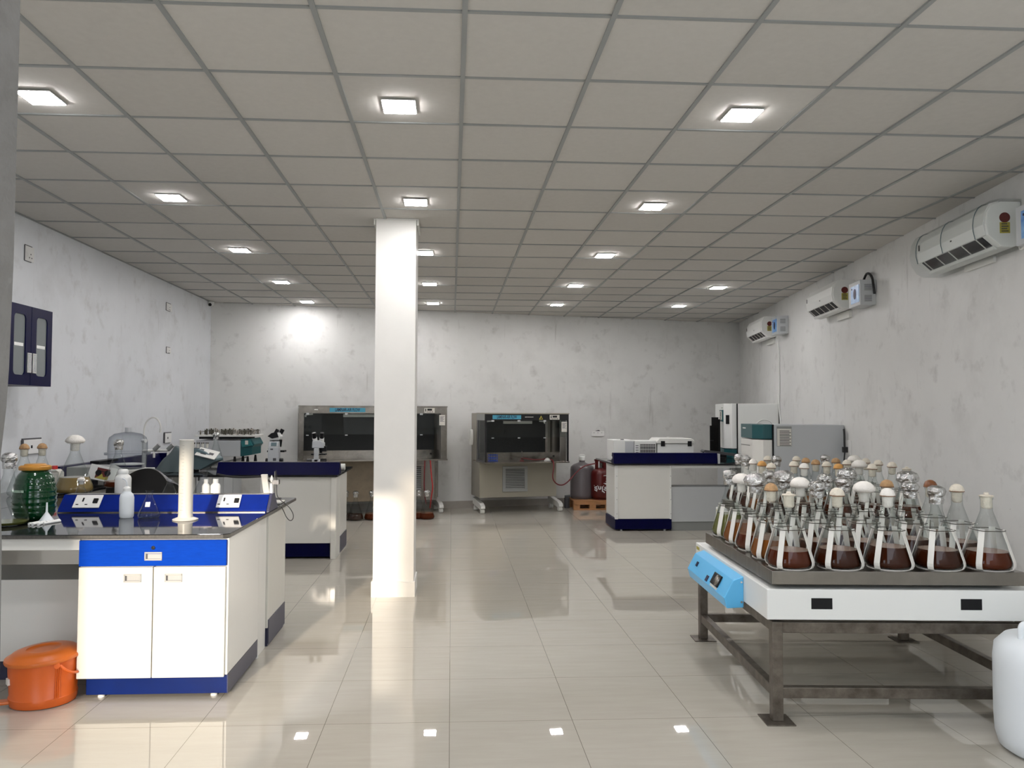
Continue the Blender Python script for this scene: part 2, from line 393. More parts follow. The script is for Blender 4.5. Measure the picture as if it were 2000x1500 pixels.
# wall angles
g.box(xl, xl+.018, YB, cl[1], ZC-.003, ZC+.004)
tag(g.out('trim_1', M['tbar']), kind='structure')
g = G(); g.prism([(cl[0], wl(cl[0])-.012), (cr[0], cr[1]-.012), (cr[0], cr[1]), (cl[0], wl(cl[0]))], 'z', 0, .105); tag(g.out('baseboard_back', M['skirt']), kind='structure')
g = G(); g.box(xl, xl+.012, YB, cl[1], 0, .105); tag(g.out('baseboard_left', M['skirt']), kind='structure')
g = G(); g.prism([(wr(.6)-.012, .6), (wr(.6), .6), (cr[0], cr[1]), (cr[0]-.012, cr[1])], 'z', 0, .105); tag(g.out('baseboard_right', M['skirt']), kind='structure')

# column with thicker plaster foot and a collar at the ceiling
g = G(); c0, c1, d0, d1 = -.635, -.302, 6.35, 6.72
g.box(c0, c1, d0, d1, 0, ZC+.02)
def rough_box(g, x0, x1, y0, y1, z0, z1):
    n = 14; top = []
    rr = random.Random(5)
    P = []
    for k in range(n+1): P.append((x0+(x1-x0)*k/n, y0, z1+rr.uniform(-.006, .005)))
    P.append((x1, y1, z1)); P.append((x0, y1, z1))
    B_ = [g.bm.verts.new((p[0], p[1], z0)) for p in P]; T = [g.bm.verts.new(p) for p in P]
    for i in range(len(P)): g._f([B_[i], B_[(i+1) % len(P)], T[(i+1) % len(P)], T[i]])
    g._f(T)
rough_box(g, c0-.012, c1+.012, d0-.014, d1+.012, 0, .125)
tag(g.out('wall_column', M['column'], bevel=.004), kind='structure')
g = G(); g.box(c0-.02, c0-.004, d0+.02, d1+.02, ZC-.045, ZC); g.box(c1+.004, c1+.02, d0+.02, d1+.02, ZC-.045, ZC); g.box(c0-.02, c1+.02, d0-.01, d0-.002, ZC-.008, ZC)
tag(g.out('trim_2', M['offw']), kind='structure')

# ceiling LED panels
def led(kind):
    t = thing('ceiling_light', '', 'ceiling light', (0, 0, 0))
    h = .083; g = G()
    if kind == 'square':
        g.box(-h-.006, h+.006, -h-.006, h+.006, -.006, 0); g.out('frame', M['ledframe'], t, bevel=.003)
        g = G(); g.box(-h, h, -h, h, -.009, -.004); g.out('diffuser', M['led'], t)
    else:
        g.lathe([(0, 0), (.098, 0), (.098, -.008), (.09, -.010), (0, -.010)], seg=32); g.out('frame', M['ledframe'], t)
        g = G(); g.lathe([(0, -.0105), (.088, -.0105), (.086, -.013), (0, -.013)], seg=32); g.out('diffuser', M['led'], t)
    return t
ledS = ledR = led('square'); used = {ledS: False}
LX = [-2.105, -.283, 1.545, 3.375]; LY = [3.98, 5.81, 7.67, 9.53, 11.22]
cn = ['left row', 'row beside the column', 'row right of the column', 'rightmost row']; rn = ['nearest', 'second', 'third', 'fourth', 'farthest']
for i, x in enumerate(LX):
    for j, y in enumerate([.35, 2.15]+LY):
        if i == 3 and 1 < j < 5: continue
        if j == 0: continue
        rd = False; p = ledR if rd else ledS
        o = dup(p) if used[p] else p; used[p] = True
        o.location = (x, y, ZC-.001)
        if i == 3 and j > 1: lab = 'glowing ceiling panel near the right wall, %s of the two' % ('nearer' if j == 5 else 'farther')
        elif j == 1: lab = 'square glowing ceiling panel overhead, nearer than those in view, %s' % cn[i]
        else: lab = '%s glowing ceiling panel, %s of the five in the %s' % ('round' if rd else 'square', rn[j-2], cn[i])
        tag(o, lab, 'ceiling light', 'LED ceiling panels')

# ------------------------------------------------------------------ benches
ZT = .86
def handle(parent, x, y, z, vert=False):
    g = G(); w2, h2 = (.045, .018)
    g.box(x-w2, x+w2, y-.004, y, z+h2-.004, z+h2+.004); g.box(x-w2, x+w2, y-.004, y, z-h2-.004, z-h2+.004)
    g.box(x-w2, x-w2+.007, y-.004, y, z-h2, z+h2); g.box(x+w2-.007, x+w2, y-.004, y, z-h2, z+h2)
    g.box(x-w2+.007, x+w2-.007, y-.001, y+.001, z-h2, z+h2-.006)
    hh = g.out('handle', M['satin'], parent, bevel=.001)
    g = G(); g.box(x-w2+.007, x-w2+.016, y-.0022, y-.0008, z-h2, z+h2-.006); g.box(x-w2+.014, x+w2-.007, y-.0022, y-.0008, z-h2, z-h2+.005); g.out('recess_edge', M['dgrey'], hh)
def foot(g, x, y): g.lathe([(.018, 0), (.018, .008), (.012, .012), (.012, .045)], (x, y, 0), seg=12)

# bench 1, near cabinet
cab = thing('base_cabinet', 'cream two-door cabinet with a bright blue drawer, beside the orange bin', 'cabinet', (0, 0, 0))
x0, x1, y0 = -1.935, -1.172, 4.14; xmid_ = (x0+x1)/2-.0015
g = G(); g.box(x0, x1, y0+.02, 4.80, .12, .835); g.out('body', M['lam'], cab, bevel=.002)
g = G(); g.box(xmid_-.006, xmid_+.006, y0+.0185, y0+.0195, .12, .69); g.out('dark_door_gap', M['dgrey'], cab)  # dark strip standing in for the shade in the gap between the doors
g = G(); g.box(x0+.035, x1-.003, y0+.035, 4.76, .02, .118); kb = g.out('kick_board', M['bluekick'], cab, bevel=.002)
g = G(); g.box(x1-.004, x1+.001, y0+.035, 4.79, .018, .119); g.out('side_kick', M['grykick'], cab)
g = G(); [foot(g, x, y) for x in (x0+.1, x1-.08) for y in (y0+.07, 4.7)]; g.out('levelling_foot', M['white'], cab, smooth=True, split=True)
xm = (x0+x1)/2-.0015
for (a, b, hx) in ((x0, xm-.0025, xm-.105), (xm+.0025, x1-.012, xm+.105)):
    g = G(); g.box(a, b, y0, y0+.018, .115, .688); d = g.out('door', M['lamdoor'], cab, bevel=.0015); handle(d, hx, y0, .632)
g = G(); g.box(x0, x1-.008, y0-.002, y0+.018, .694, .828); d = g.out('drawer', M['bluedrawer'], cab, bevel=.002); handle(d, xm, y0-.002, .745)
g = G(); g.cyl((xm, y0-.008, .79), (xm, y0, .79), .010); g.cyl((xm, y0-.010, .79), (xm, y0-.008, .79), .004); g.out('lock', M['chrome'], d)
# bench 1, rest of frame
rc = thing('base_cabinet', 'cream rear cabinet of the nearest bench with slate kick, facing away', 'cabinet', (0, 0, 0))
g = G(); g.box(-1.225, -1.18, 4.82, 5.02, 0, .835); g.out('post', M['lam'], rc, bevel=.002)
g = G(); g.box(-1.195, -1.172, 4.80, 4.822, .0, .835); g.out('edge_strip', M['lam'], rc)
g = G(); g.box(-1.93, -1.168, 5.03, 5.53, .12, .835); g.out('body', M['lamdoor'], rc, bevel=.002)
g = G(); g.box(-1.9, -1.172, 5.05, 5.51, .0, .119); g.out('kick_board', M['grykick'], rc)
g = G(); g.box(-1.17, -1.164, 5.045, 5.525, .018, .17); g.out('side_kick', M['grykick'], rc)
bf = thing('low_cabinet', 'low white knee-space unit behind the orange bin', 'cabinet', (0, 0, 0))
g = G(); g.box(-2.93, -1.96, 4.46, 4.9, .11, .56); g.out('panel', M['lam'], bf, bevel=.002)
g = G(); g.box(-2.93, -1.96, 4.49, 4.88, .0, .108); g.out('kick_board', M['grykick'], bf)
wt = thing('worktop', 'polished black granite worktop of the nearest bench with blue socket riser', 'worktop', (0, 0, 0))
g = G(); g.prism([(-2.95, 4.125), (-1.195, 4.125), (-1.165, 4.155), (-1.165, 5.87), (-2.95, 5.87)], 'z', .838, ZT); g.out('slab', [M['granite']], wt, bevel=.003)
g = G(); g.prism([(-2.94, 4.123), (-1.193, 4.123), (-1.163, 4.155), (-1.163, 5.868), (-1.166, 5.868), (-1.1665, 4.156), (-1.195, 4.1262), (-2.94, 4.1262)], 'z', .839, .856); g.out('ground_edge', M['graedge'], wt)
g = G(); g.box(-2.93, -1.94, 4.16, 4.18, .775, .835); g.out('apron', M['lam'], wt, bevel=.001)
# riser with slanted faces
rs = None
g = G(); g.prism([(5.02, ZT), (5.27, ZT), (5.17, ZT+.104), (5.11, ZT+.104), (5.03, ZT+.018)], 'x', -2.49, -1.185); rs = g.out('socket_riser', M['blue'], wt, bevel=.003)
Rm = mat('riser_blue_laminate', (.0005, .016, .21), .4, spec=.12, noise=.2, nscale=16); rs.data.materials[0] = Rm
g = G(); g.prism([(5.018, ZT), (5.272, ZT), (5.172, ZT+.109), (5.108, ZT+.109), (5.028, ZT+.018)], 'x', -1.184, -1.165); g.out('riser_end_cap', M['grykick'], wt, bevel=.003)
g = G(); g.box(-2.48, -1.19, 5.010, 5.02, ZT, ZT+.006); g.box(-2.47, -1.19, 5.108, 5.172, ZT+.104, ZT+.107); g.out('aluminium_strip', M['steel'], wt, split=True)
def socket_on_riser(u0, u1, dark):
    ang = math.atan2(.086, .08)
    xa = at(u0, 980, y=5.08).x; xb = at(u1, 980, y=5.08).x; xc = (xa+xb)/2; wd = (xb-xa)/2
    Mt = Matrix.Translation((xc, 5.067, ZT+.063)) @ Matrix.Rotation(ang, 4, 'X')
    g = G(); g.box(-wd, wd, -.050, .050, 0, .008, M=Mt); p = g.out('socket_plate', M['socket'], wt, bevel=.003)
    g = G(); g.box(-.035, -.025, -.004, .025, .006, .010, M=Mt)
    for s in (-1, 1): g.box(-.03+s*.028-.008, -.03+s*.028+.008, -.030, -.024, .006, .010, M=Mt)
    g.out('pin_hole', M['black'], p, split=True)
    g = G(); g.box(.035, .065, -.018, .018, .006, .016, M=Mt); g.out('rocker_switch', M['black'], p, bevel=.003)
socket_on_riser(148, 200, 1); socket_on_riser(426, 471, 0)

# bench 2
b2 = thing('base_cabinet', 'white back-panelled island cabinet with dark blue kick, in front of the wide steel flow cabinet', 'cabinet', (0, 0, 0))
g = G(); g.box(-1.95, -1.235, 8.0, 9.05, .16, .835); g.out('body', M['lam'], b2, bevel=.002)
g = G(); g.box(-1.95, -1.245, 8.02, 9.0, .02, .158); g.out('kick_board', M['blue'], b2)
g = G(); g.box(-1.232, -1.178, 7.98, 8.02, 0, .835); g.out('corner_post', M['lam'], b2, bevel=.003)
g = G(); g.box(-1.215, -1.178, 8.025, 8.24, 0, .835); g.box(-1.20, -1.174, 8.245, 8.75, .0, .835); g.out('side_panel', M['lam'], b2, bevel=.002, split=True)
g = G(); g.box(-1.174, -1.169, 8.26, 8.74, .02, .19); g.out('side_kick', M['grykick'], b2)
w2 = thing('worktop', 'black granite worktop with a long navy upstand behind the socket riser bench', 'worktop', (0, 0, 0))
g = G(); g.box(-2.92, -1.165, 7.96, 9.2, .838, ZT); g.out('slab', M['granite'], w2, bevel=.003)
xa, xb = at(425, 910, y=8.02).x, at(663, 910, y=8.02).x
g = G(); g.prism([(7.965, ZT), (8.16, ZT), (8.10, ZT+.125), (8.035, ZT+.125)], 'x', xa, xb); g.out('upstand', M['blue'], w2, bevel=.003)
g = G(); g.box(xa, xb, 8.04, 8.09, ZT+.125, ZT+.128); g.out('aluminium_strip', M['steel'], w2)

# bench along the left wall
b5 = thing('wall_bench', 'long black-topped laboratory bench along the left wall', 'workbench', (0, 0, 0))
g = G(); g.box(xl+.015, -2.955, 5.2, 11.35, .838, ZT); g.out('slab', M['granite'], b5, bevel=.003)
g = G(); g.box(xl+.015, -3.02, 5.25, 7.9, .1, .835); g.out('body', M['lam'], b5)
for k, (a, b) in enumerate(((9.3, 9.75), (9.95, 10.35), (10.4, 10.8), (10.85, 11.25))):
    g = G(); g.box(-3.03, -3.01, a, b, .1, .82); d = g.out('door', M['grey'], b5, bevel=.002)
    g = G(); g.box(-3.01, -3.004, a+.04, a+.1, .68, .75); g.out('handle', M['black'], d)
g = G(); g.box(xl+.015, -3.03, 9.25, 11.3, .1, .835); g.out('rear_body', M['lam'], b5)
g = G(); g.prism([(xl+.015, ZT), (xl+.14, ZT), (xl+.08, ZT+.15), (xl+.015, ZT+.15)], 'y', 7.0, 9.3); g.out('splash_riser', M['blue'], b5, bevel=.003)

# bench 3 (right, behind) with worktop
b3 = thing('base_cabinet', 'white back-panelled cabinet with navy kick, next to the gas cylinder pallet', 'cabinet', (0, 0, 0))
X0 = 2.10; X1 = 2.82; Y3 = 9.74
g = G(); g.box(X0+.01, X1-.01, Y3+.01, 10.4, .155, .835); g.out('body', M['lam'], b3, bevel=.002)
g = G(); g.box(X0-.01, X0+.028, Y3, Y3+.03, .15, .835); g.box(X1-.02, X1, Y3, Y3+.03, .15, .835); g.out('corner_profile', M['white'], b3, bevel=.002, split=True)
g = G()
for zz in (.22, .4, .55, .7):
    for xx in (X0+.012, X1-.01): g.cyl((xx, Y3-.002, zz), (xx, Y3, zz), .004, 8)
g.out('screw', M['dgrey'], b3, split=True)
g = G(); g.box(X0-.01, X1, Y3, 10.35, .025, .153); g.out('kick_board', M['blue'], b3, bevel=.002)
g = G(); [foot(g, x, Y3+.05) for x in (X0+.08, X1-.08)]; g.out('levelling_foot', M['white'], b3, smooth=True, split=True)
b3b = thing('low_cabinet', 'low white knee-space panel unit right of the navy-kick cabinet, behind the flasks', 'cabinet', (0, 0, 0))
g = G(); g.box(X1+.005, 4.2, Y3+.02, Y3+.3, .115, .56); g.out('panel', M['grey'], b3b, bevel=.002)
g = G(); g.box(X1+.005, 4.2, Y3+.04, Y3+.28, .0, .113); g.out('kick_board', M['mgrey'], b3b)
g = G(); g.box(X1+.005, 3.9, Y3, Y3+.02, .805, .835); g.out('rail', M['white'], b3b)
g = G(); g.box(4.14, 4.18, Y3, 10.3, .56, .835); g.out('support_panel', M['lam'], b3b)
w3 = thing('worktop', 'black granite worktop with navy upstand carrying white boxy instruments', 'worktop', (0, 0, 0))
g = G(); g.box(X0-.03, 4.2, Y3-.03, 10.95, .838, ZT); g.out('slab', M['granite'], w3, bevel=.003)
g = G(); g.prism([(Y3-.025, ZT), (Y3+.14, ZT), (Y3+.10, ZT+.135), (Y3+.0, ZT+.135)], 'x', X0-.03, 3.42); g.out('upstand', M['blue'], w3, bevel=.003)
g = G(); g.box(3.42, 3.45, Y3-.02, Y3+.13, ZT, ZT+.125); g.out('upstand_end', M['grey'], w3)
g = G(); g.cyl((X0-.045, Y3+.1, .93), (X0-.03, Y3+.1, .93), .02); g.out('side_socket', M['socket'], w3)
# bench along right wall
b4 = thing('wall_bench', 'dark-topped bench in the far right corner under the taller incubator', 'workbench', (0, 0, 0))
rw = math.atan(.1555)
def RWM(y, off=0):     # frame on the right wall: local +y along the wall away from camera, local -x into the room
    return (wr(y)-off, y, 0), -rw
L4, R4 = RWM(10.2)
g = G(); g.box(-.62, -.02, 0, 2.2, .838, ZT); o = g.out('slab', M['granite'], b4)
g = G(); g.box(-.58, -.02, 1.05, 2.15, .1, .835); g.out('body', M['lam'], b4)
for k in range(2):
    g = G(); g.box(-.60, -.582, 1.08+k*.5, 1.52+k*.5, .1, .82); d = g.out('door', M['grey'], b4)
    g = G(); g.box(-.606, -.60, 1.12+k*.5+(.3 if k == 0 else 0), 1.18+k*.5+(.3 if k == 0 else 0), .69, .77); g.out('handle', M['black'], d)
g = G(); g.box(-.58, -.55, .02, 1.0, .55, .838); g.out('front_rail', M['mgrey'], b4)
b4.location = L4; b4.rotation_euler = (0, 0, R4)

# ------------------------------------------------------------------ conical flasks
FP = [(0, 0), (.085, 0), (.100, .006), (.108, .020), (.1095, .034), (.105, .052), (.034, .262), (.0275, .282), (.0265, .335), (.030, .342), (.0305, .350), (.027, .351)]
def mesh_of(o): return o
def flask_parts(liq, level, stop, sc=1.0):
    t = thing('conical_flask', '', 'flask')
    g = G(); g.lathe([(r*sc, z*sc) for r, z in FP], seg=32); g.out('glass_body', M['glass'], t, smooth=60)
    if liq:
        P = [(0, .003)]; lv = level
        def rad(z):
            for (r0_, z0_), (r1_, z1_) in zip(FP[1:], FP[2:]):
                if z0_ <= z <= z1_ and z1_ > z0_: return r0_+(r1_-r0_)*(z-z0_)/(z1_-z0_)
            return .03
        P += [(.083, .003), (.098, .008), (.1055, .021), (.107, .034), (.1025, .052)] if lv > .06 else [(.083, .003), (.098, .008), (.1055, .021)]
        P = [p for p in P if p[1] < lv]
        e = rad(lv)-.0025; g = G(); g.lathe([(r*sc, z*sc) for r, z in P+[(e, lv)]], seg=32); g.mi = 1; g.lathe([(e*sc, lv*sc), (0, lv*sc)], seg=32)
        g.out('liquid', [M[liq], M['liqtop'] if liq not in ('liqgreen', 'liqyel', 'liqdark') else M[liq]], t, smooth=50)
    rr = random.Random(len(stop)*7+int(level*100)); random.seed(rr.random())
    g = G()
    if stop == 'foil' or stop == 'foilbig':
        k = 1.45 if stop == 'foilbig' else 1.0
        g.lathe([(.031, .315), (.034, .335), (.033, .350), (.040*k, .362), (.043*k, .378+.01*(k-1)), (.036*k, .395+.03*(k-1)), (.018*k, .405+.04*(k-1)), (0, .402+.04*(k-1))], seg=18, jit=.09)
        s_ = g.out('foil_cap', M['foil'], t)
    elif stop == 'mush':
        g.lathe([(0, .292), (.018, .293), (.0245, .30), (.0245, .347), (.044, .347), (.054, .356), (.055, .368), (.048, .383), (.034, .396), (.016, .404), (0, .405)], seg=22, jit=.035); s_ = g.out('cotton_plug', M['cottonw'], t, smooth=70)
    elif stop == 'flat':
        g.lathe([(0, .292), (.020, .293), (.0252, .30), (.0252, .349), (.032, .352), (.033, .358), (.012, .362), (.010, .372), (0, .37)], seg=20, jit=.05); s_ = g.out('cotton_plug', M['cotton'], t, smooth=60)
    else:
        mm = {'cream': 'cotton', 'white': 'cottonw', 'tan': 'cottont', 'orange': 'cottono', 'brown': 'cottonb'}[stop]
        g.lathe([(0, .293), (.016, .294), (.0245, .302), (.0252, .349), (.034, .351), (.0355, .357), (.034, .366), (.026, .382), (.012, .391), (0, .393)], seg=20, jit=.03)
        g.mi = 1 if stop in ('tan', 'orange') else 0
        s_ = g.out('cotton_plug', [M[mm], M['cotton']], t, smooth=60)
        if stop in ('tan', 'orange', 'brown'):
            for p in s_.data.polygons:
                if all(s_.data.vertices[v].co.z < .3505 for v in p.vertices): p.material_index = 1
        g = G(); g.lathe([(.0345, .3505), (.0365, .352), (.0365, .3545), (.0345, .356)], seg=20); g.out('rubber_band', M['band'], s_)
    if sc != 1:
        for ch in t.children:
            if ch.name.split('.')[0] not in ('glass_body', 'liquid'): ch.scale = (sc, sc, sc)
    return t
protos = {}
def flask(kind, loc, label, group=None, rz=0, cat='flask'):
    if kind not in protos:
        protos[kind] = flask_parts(*kind); o = protos[kind]
    else: o = dup(protos[kind])
    o.location = loc; o.rotation_euler = (0, 0, rz); tag(o, label, cat)
    if group: o['group'] = group
    elif 'group' in o: del o['group']
    return o

def clamp_meshes(parent, x, y, z, rz):
    if 'clamp' not in protos:
        g = G(); g.lathe([(0, 0), (.098, 0), (.100, .004), (.094, .006), (0, .004)], seg=28)
        for k in range(4):
            a = k*PI/2; ca, sa = math.cos(a), math.sin(a)
            pr = [(.070, .003), (.100, .004), (.112, .010), (.1185, .024), (.119, .038), (.114, .056), (.074, .188), (.073, .2)]
            g.ribbon([(r*ca, r*sa, zz) for r, zz in pr], (-sa, ca, 0), .027, .0035)
        c = g.out('flask_clamp', M['strapw'], parent)
        g = G()
        for zz in (.193,):
            g.tube([(.079*math.cos(k*PI/2+d), .079*math.sin(k*PI/2+d), zz) for k in range(4) for d in (-.2, .2)], .0020, 6, closed=True)
        s_ = g.out('spring_ring', M['wire'], c)
        protos['clamp'] = c
    else:
        c = dup(protos['clamp']); c.parent = parent
    c.location = (x, y, z); c.rotation_euler = (0, 0, rz); return c

# ------------------------------------------------------------------ shakers on steel stands
def stand(o_xy, rz, label):
    t = thing('steel_stand', label, 'stand', (*o_xy, 0), rz, None)
    LW, LD, H = 1.33, 1.36, .485; a = .052
    leg_proto = None
    for (x, y) in ((0, 0), (LW, 0), (0, LD), (LW, LD)):
        g = G(); g.box(x-a/2, x+a/2, y-a/2, y+a/2, .006, H); lg = g.out('leg', M['iron'], t, bevel=.003)
        g = G(); g.box(x-.07, x+.07, y-.07, y+.07, 0, .006); g.out('foot_plate', M['iron'], lg, bevel=.001)
    def rail(x0_, x1_, y0_, y1_, z0_, z1_):
        g = G(); g.box(x0_, x1_, y0_, y1_, z0_, z1_); g.out('rail', M['iron'], t, bevel=.003)
    for z0_, z1_ in ((H-.055, H-.003), (.115, .167)):
        rail(a/2, LW-a/2, -.02, .02, z0_, z1_); rail(a/2, LW-a/2, LD-.02, LD+.02, z0_, z1_)
        rail(-.02, .02, a/2, LD-a/2, z0_, z1_); rail(LW-.02, LW+.02, a/2, LD-a/2, z0_, z1_)
    return t
def shaker(o_xy, rz, label, near):
    side = 1 if near else -1
    t = thing('orbital_shaker', label, 'shaker', (*o_xy, .487), rz)
    # box body: origin at near-left bottom corner
    g = G(); g.box(0, 1.52, 0, 1.36, .012, .16); body = g.out('housing', M['white'], t, bevel=.004)
    g = G(); [g.cyl((x, y, 0), (x, y, .013), .02) for x in (.06, 1.4) for y in (.06, 1.28)]; g.out('foot', M['rubber'], t, split=True)
    g = G(); [g.box(x, x+.102, -.0015, .001, .065, .118) for x in (.215, .94)]; g.out('vent_window', M['black'], t, split=True)
    g = G(); g.box(.12, 1.2, .12, 1.2, .16, .182); g.out('drive_plate', M['dgrey'], t)
    if near:
        # control box on left side
        g = G(); g.prism([(.0, .145), (-.055, .125), (-.105, .03), (-.09, -.025), (.0, -.02)][::-1], 'y', .36, 1.16); cb = g.out('control_box', M['sky'], t, bevel=.004)
        nrm = Vector((-.095, 0, -.05)); ang = math.atan2(.095, .05)
        Mt = Matrix.Translation((-.083, .58, .07)) @ Matrix.Rotation(-math.atan2(.095, .05), 4, 'Y')
        # local z of Mt is the normal of the slanted face
        nv = Vector((-.095, 0, .05)).normalized(); tv = Vector((0, 1, 0)); uv = nv.cross(tv)
        Mt = Matrix(((tv.x, uv.x, nv.x, -.080), (tv.y, uv.y, nv.y, .60), (tv.z, uv.z, nv.z, .078), (0, 0, 0, 1)))
        g = G(); g.box(-.085, .05, -.034, .034, 0, .010, M=Mt); k = g.out('speed_dial_plate', M['black'], cb, bevel=.003)
        g = G(); g.lathe([(.032, .010), (.030, .020), (.012, .024), (0, .024)], (-.05, 0, 0), 20, M=Mt); g.out('dial', M['steel'], k, smooth=True)
        g = G(); g.box(-.08, .05, .036, .048, 0, .002, M=Mt); g.box(-.075, .045, .0395, .0445, .0018, .0025, M=Mt); g.out('scale_strip', M['paper'], k)
        g = G(); g.box(.40, .43, -.02, .01, 0, .006, M=Mt); g.box(.12, .16, .01, .045, 0, .004, M=Mt); g.out('switch', M['ink'], cb, bevel=.001, split=True)
        g = G(); [g.cyl((-.012, .357, z), (-.012, .361, z), .006, 10) for z in (.01, .115)]; g.out('screw', M['chrome'], cb, split=True)
    g = G(); g.box(-.001, .0, 1.27, 1.34, .12, .14); g.out('yellow_label', M['stary'], t)
    # tray
    z0 = .182; g = G(); T0, T1 = .025, 1.255
    g.box(T0, T1, .0, 1.21, z0, z0+.066); tr = g.out('platform', M['tray'], t, bevel=.003)
    g = G()
    for i in range(5):
        for j in range(5): g.cyl((.145+.247*i, .095+.247*j, z0+.066), (.145+.247*i, .095+.247*j, z0+.0675), .112, 24)
    g.out('clamp_pads', M['tray'], tr)
    return t, z0+.0675+.487
RZ = math.radians(-3.6)
def loc2w(o, rz, x, y): return (o[0]+x*math.cos(rz)-y*math.sin(rz), o[1]+x*math.sin(rz)+y*math.cos(rz))
S1 = (1.600, 3.740); stand(S1, RZ, 'weathered square-tube steel stand under the nearer shaker with plate feet')
SH1 = loc2w(S1, RZ, -.055, -.04)
sh1, zt1 = shaker(SH1, RZ, 'white shaker housing with sky-blue control box and steel tray, nearest the camera', True)
dxy = Vector((at(1509, 950, y=5.69).x-at(1541, 1106, z=.737).x, 1.91))
RZ2 = math.radians(-7.4); S2 = (S1[0]+dxy.x-.01, S1[1]+dxy.y); stand(S2, RZ2, 'steel stand under the second shaker, standing behind the first')
SH2 = loc2w(S2, RZ2, -.055, -.04)
sh2, zt2 = shaker(SH2, RZ2, 'second white shaker with steel tray, behind the nearer one', False)
ordn = ['leftmost', 'second from left', 'middle', 'fourth from left', 'rightmost']
rown = ['front row', 'second row', 'third row', 'fourth row', 'back row']
K = {'b': ('liqbrown', .092), 'r': ('liqred', .085), 'a': ('liqamber', .10), 'g': ('liqgreen', .135), 'd': ('liqbrown', .105), 'n': ('liqred', .06), 'y': ('liqamber', .12)}
lname = {'b': 'dark brown', 'r': 'reddish brown', 'a': 'amber', 'g': 'olive green', 'd': 'deep brown', 'n': 'shallow red-brown', 'y': 'amber'}
sname = {'foil': 'foil cap', 'foilbig': 'big foil ball', 'mush': 'white mushroom plug', 'flat': 'cut cotton plug', 'cream': 'cream cotton plug', 'white': 'white cotton plug', 'tan': 'tan-capped plug', 'orange': 'orange-stained plug', 'brown': 'glossy brown cap'}
front = [['r:flat', 'b:cream', 'd:white', 'b:foil', 'r:flat'],
         ['a:tan', 'b:foil', 'b:mush', 'd:foil', 'b:cream'],
         ['r:foilbig', 'd:mush', 'b:foil', 'b:tan', 'd:brown'],
         ['y:mush', 'b:foilbig', 'b:foil', None, 'b:foilbig'],
         ['g:foil', 'a:foil', None, 'r:foilbig', None]]
back = [['b:cream', 'b:white', 'r:orange', 'b:cream', 'r:flat'],
        ['a:orange', 'b:cream', 'r:cream', 'b:mush', 'b:cream'],
        ['b:white', None, 'a:tan', 'b:cream', 'b:cream'],
        ['b:foil', 'r:foil', 'b:tan', 'b:tan', 'r:cream'],
        ['b:foil', 'b:cream', 'r:cream', 'b:foil', 'b:mush']]
for (sh, SH, zt, lay, which) in ((sh1, SH1, zt1, front, 'nearer'), (sh2, SH2, zt2, back, 'farther')):
    for j in range(5):
        for i in range(5):
            lx, ly = .145+.247*i, .095+.247*j
            if not (which == 'farther' and j > 2 and False):
                clamp_meshes(sh, lx, ly, zt-.487-.001, math.radians(-137)+random.Random(i*9+j).uniform(-.12, .12))
            s_ = lay[j][i]
            if not s_: continue
            lk, st = s_.split(':'); p = loc2w(SH, RZ if which == 'nearer' else RZ2, lx, ly)
            rj = random.Random(i+7*j)
            flask((K[lk][0], K[lk][1], st), (p[0]+rj.uniform(-.003, .003), p[1]+rj.uniform(-.003, .003), zt+.004),
                  '%s broth flask, %s, %s %s, %s shaker' % (lname[lk], sname[st], rown[j], ordn[i], which), 'culture flasks on the %s shaker' % which, rj.uniform(0, 6))

# ------------------------------------------------------------------ lettering
def text_mesh(body, size, name, m, parent, Mx, extrude=.0008, wrap=None, align='CENTER', xs=1.0):
    cu = bpy.data.curves.new(name, 'FONT'); cu.body = body; cu.size = size; cu.extrude = extrude; cu.align_x = align; cu.align_y = 'CENTER'; cu.resolution_u = 3; cu.offset = size*.022
    tmp = bpy.data.objects.new(name, cu); C.objects.link(tmp); bpy.context.view_layer.update()
    me = bpy.data.meshes.new_from_object(tmp.evaluated_get(bpy.context.evaluated_depsgraph_get()))
    bpy.data.objects.remove(tmp)
    for v in me.vertices:
        v.co.x *= xs
        v.co = wrap(v.co) if wrap else Mx @ v.co
    me.materials.clear(); me.materials.append(m); o = bpy.data.objects.new(name, me); C.objects.link(o); o.parent = parent
    tag(o, kind=None); return o
def front_frame(x, y, z):      # text frame facing -y : text x -> x, text y -> z
    return Matrix(((1, 0, 0, x), (0, 0, -1, y), (0, 1, 0, z), (0, 0, 0, 1)))

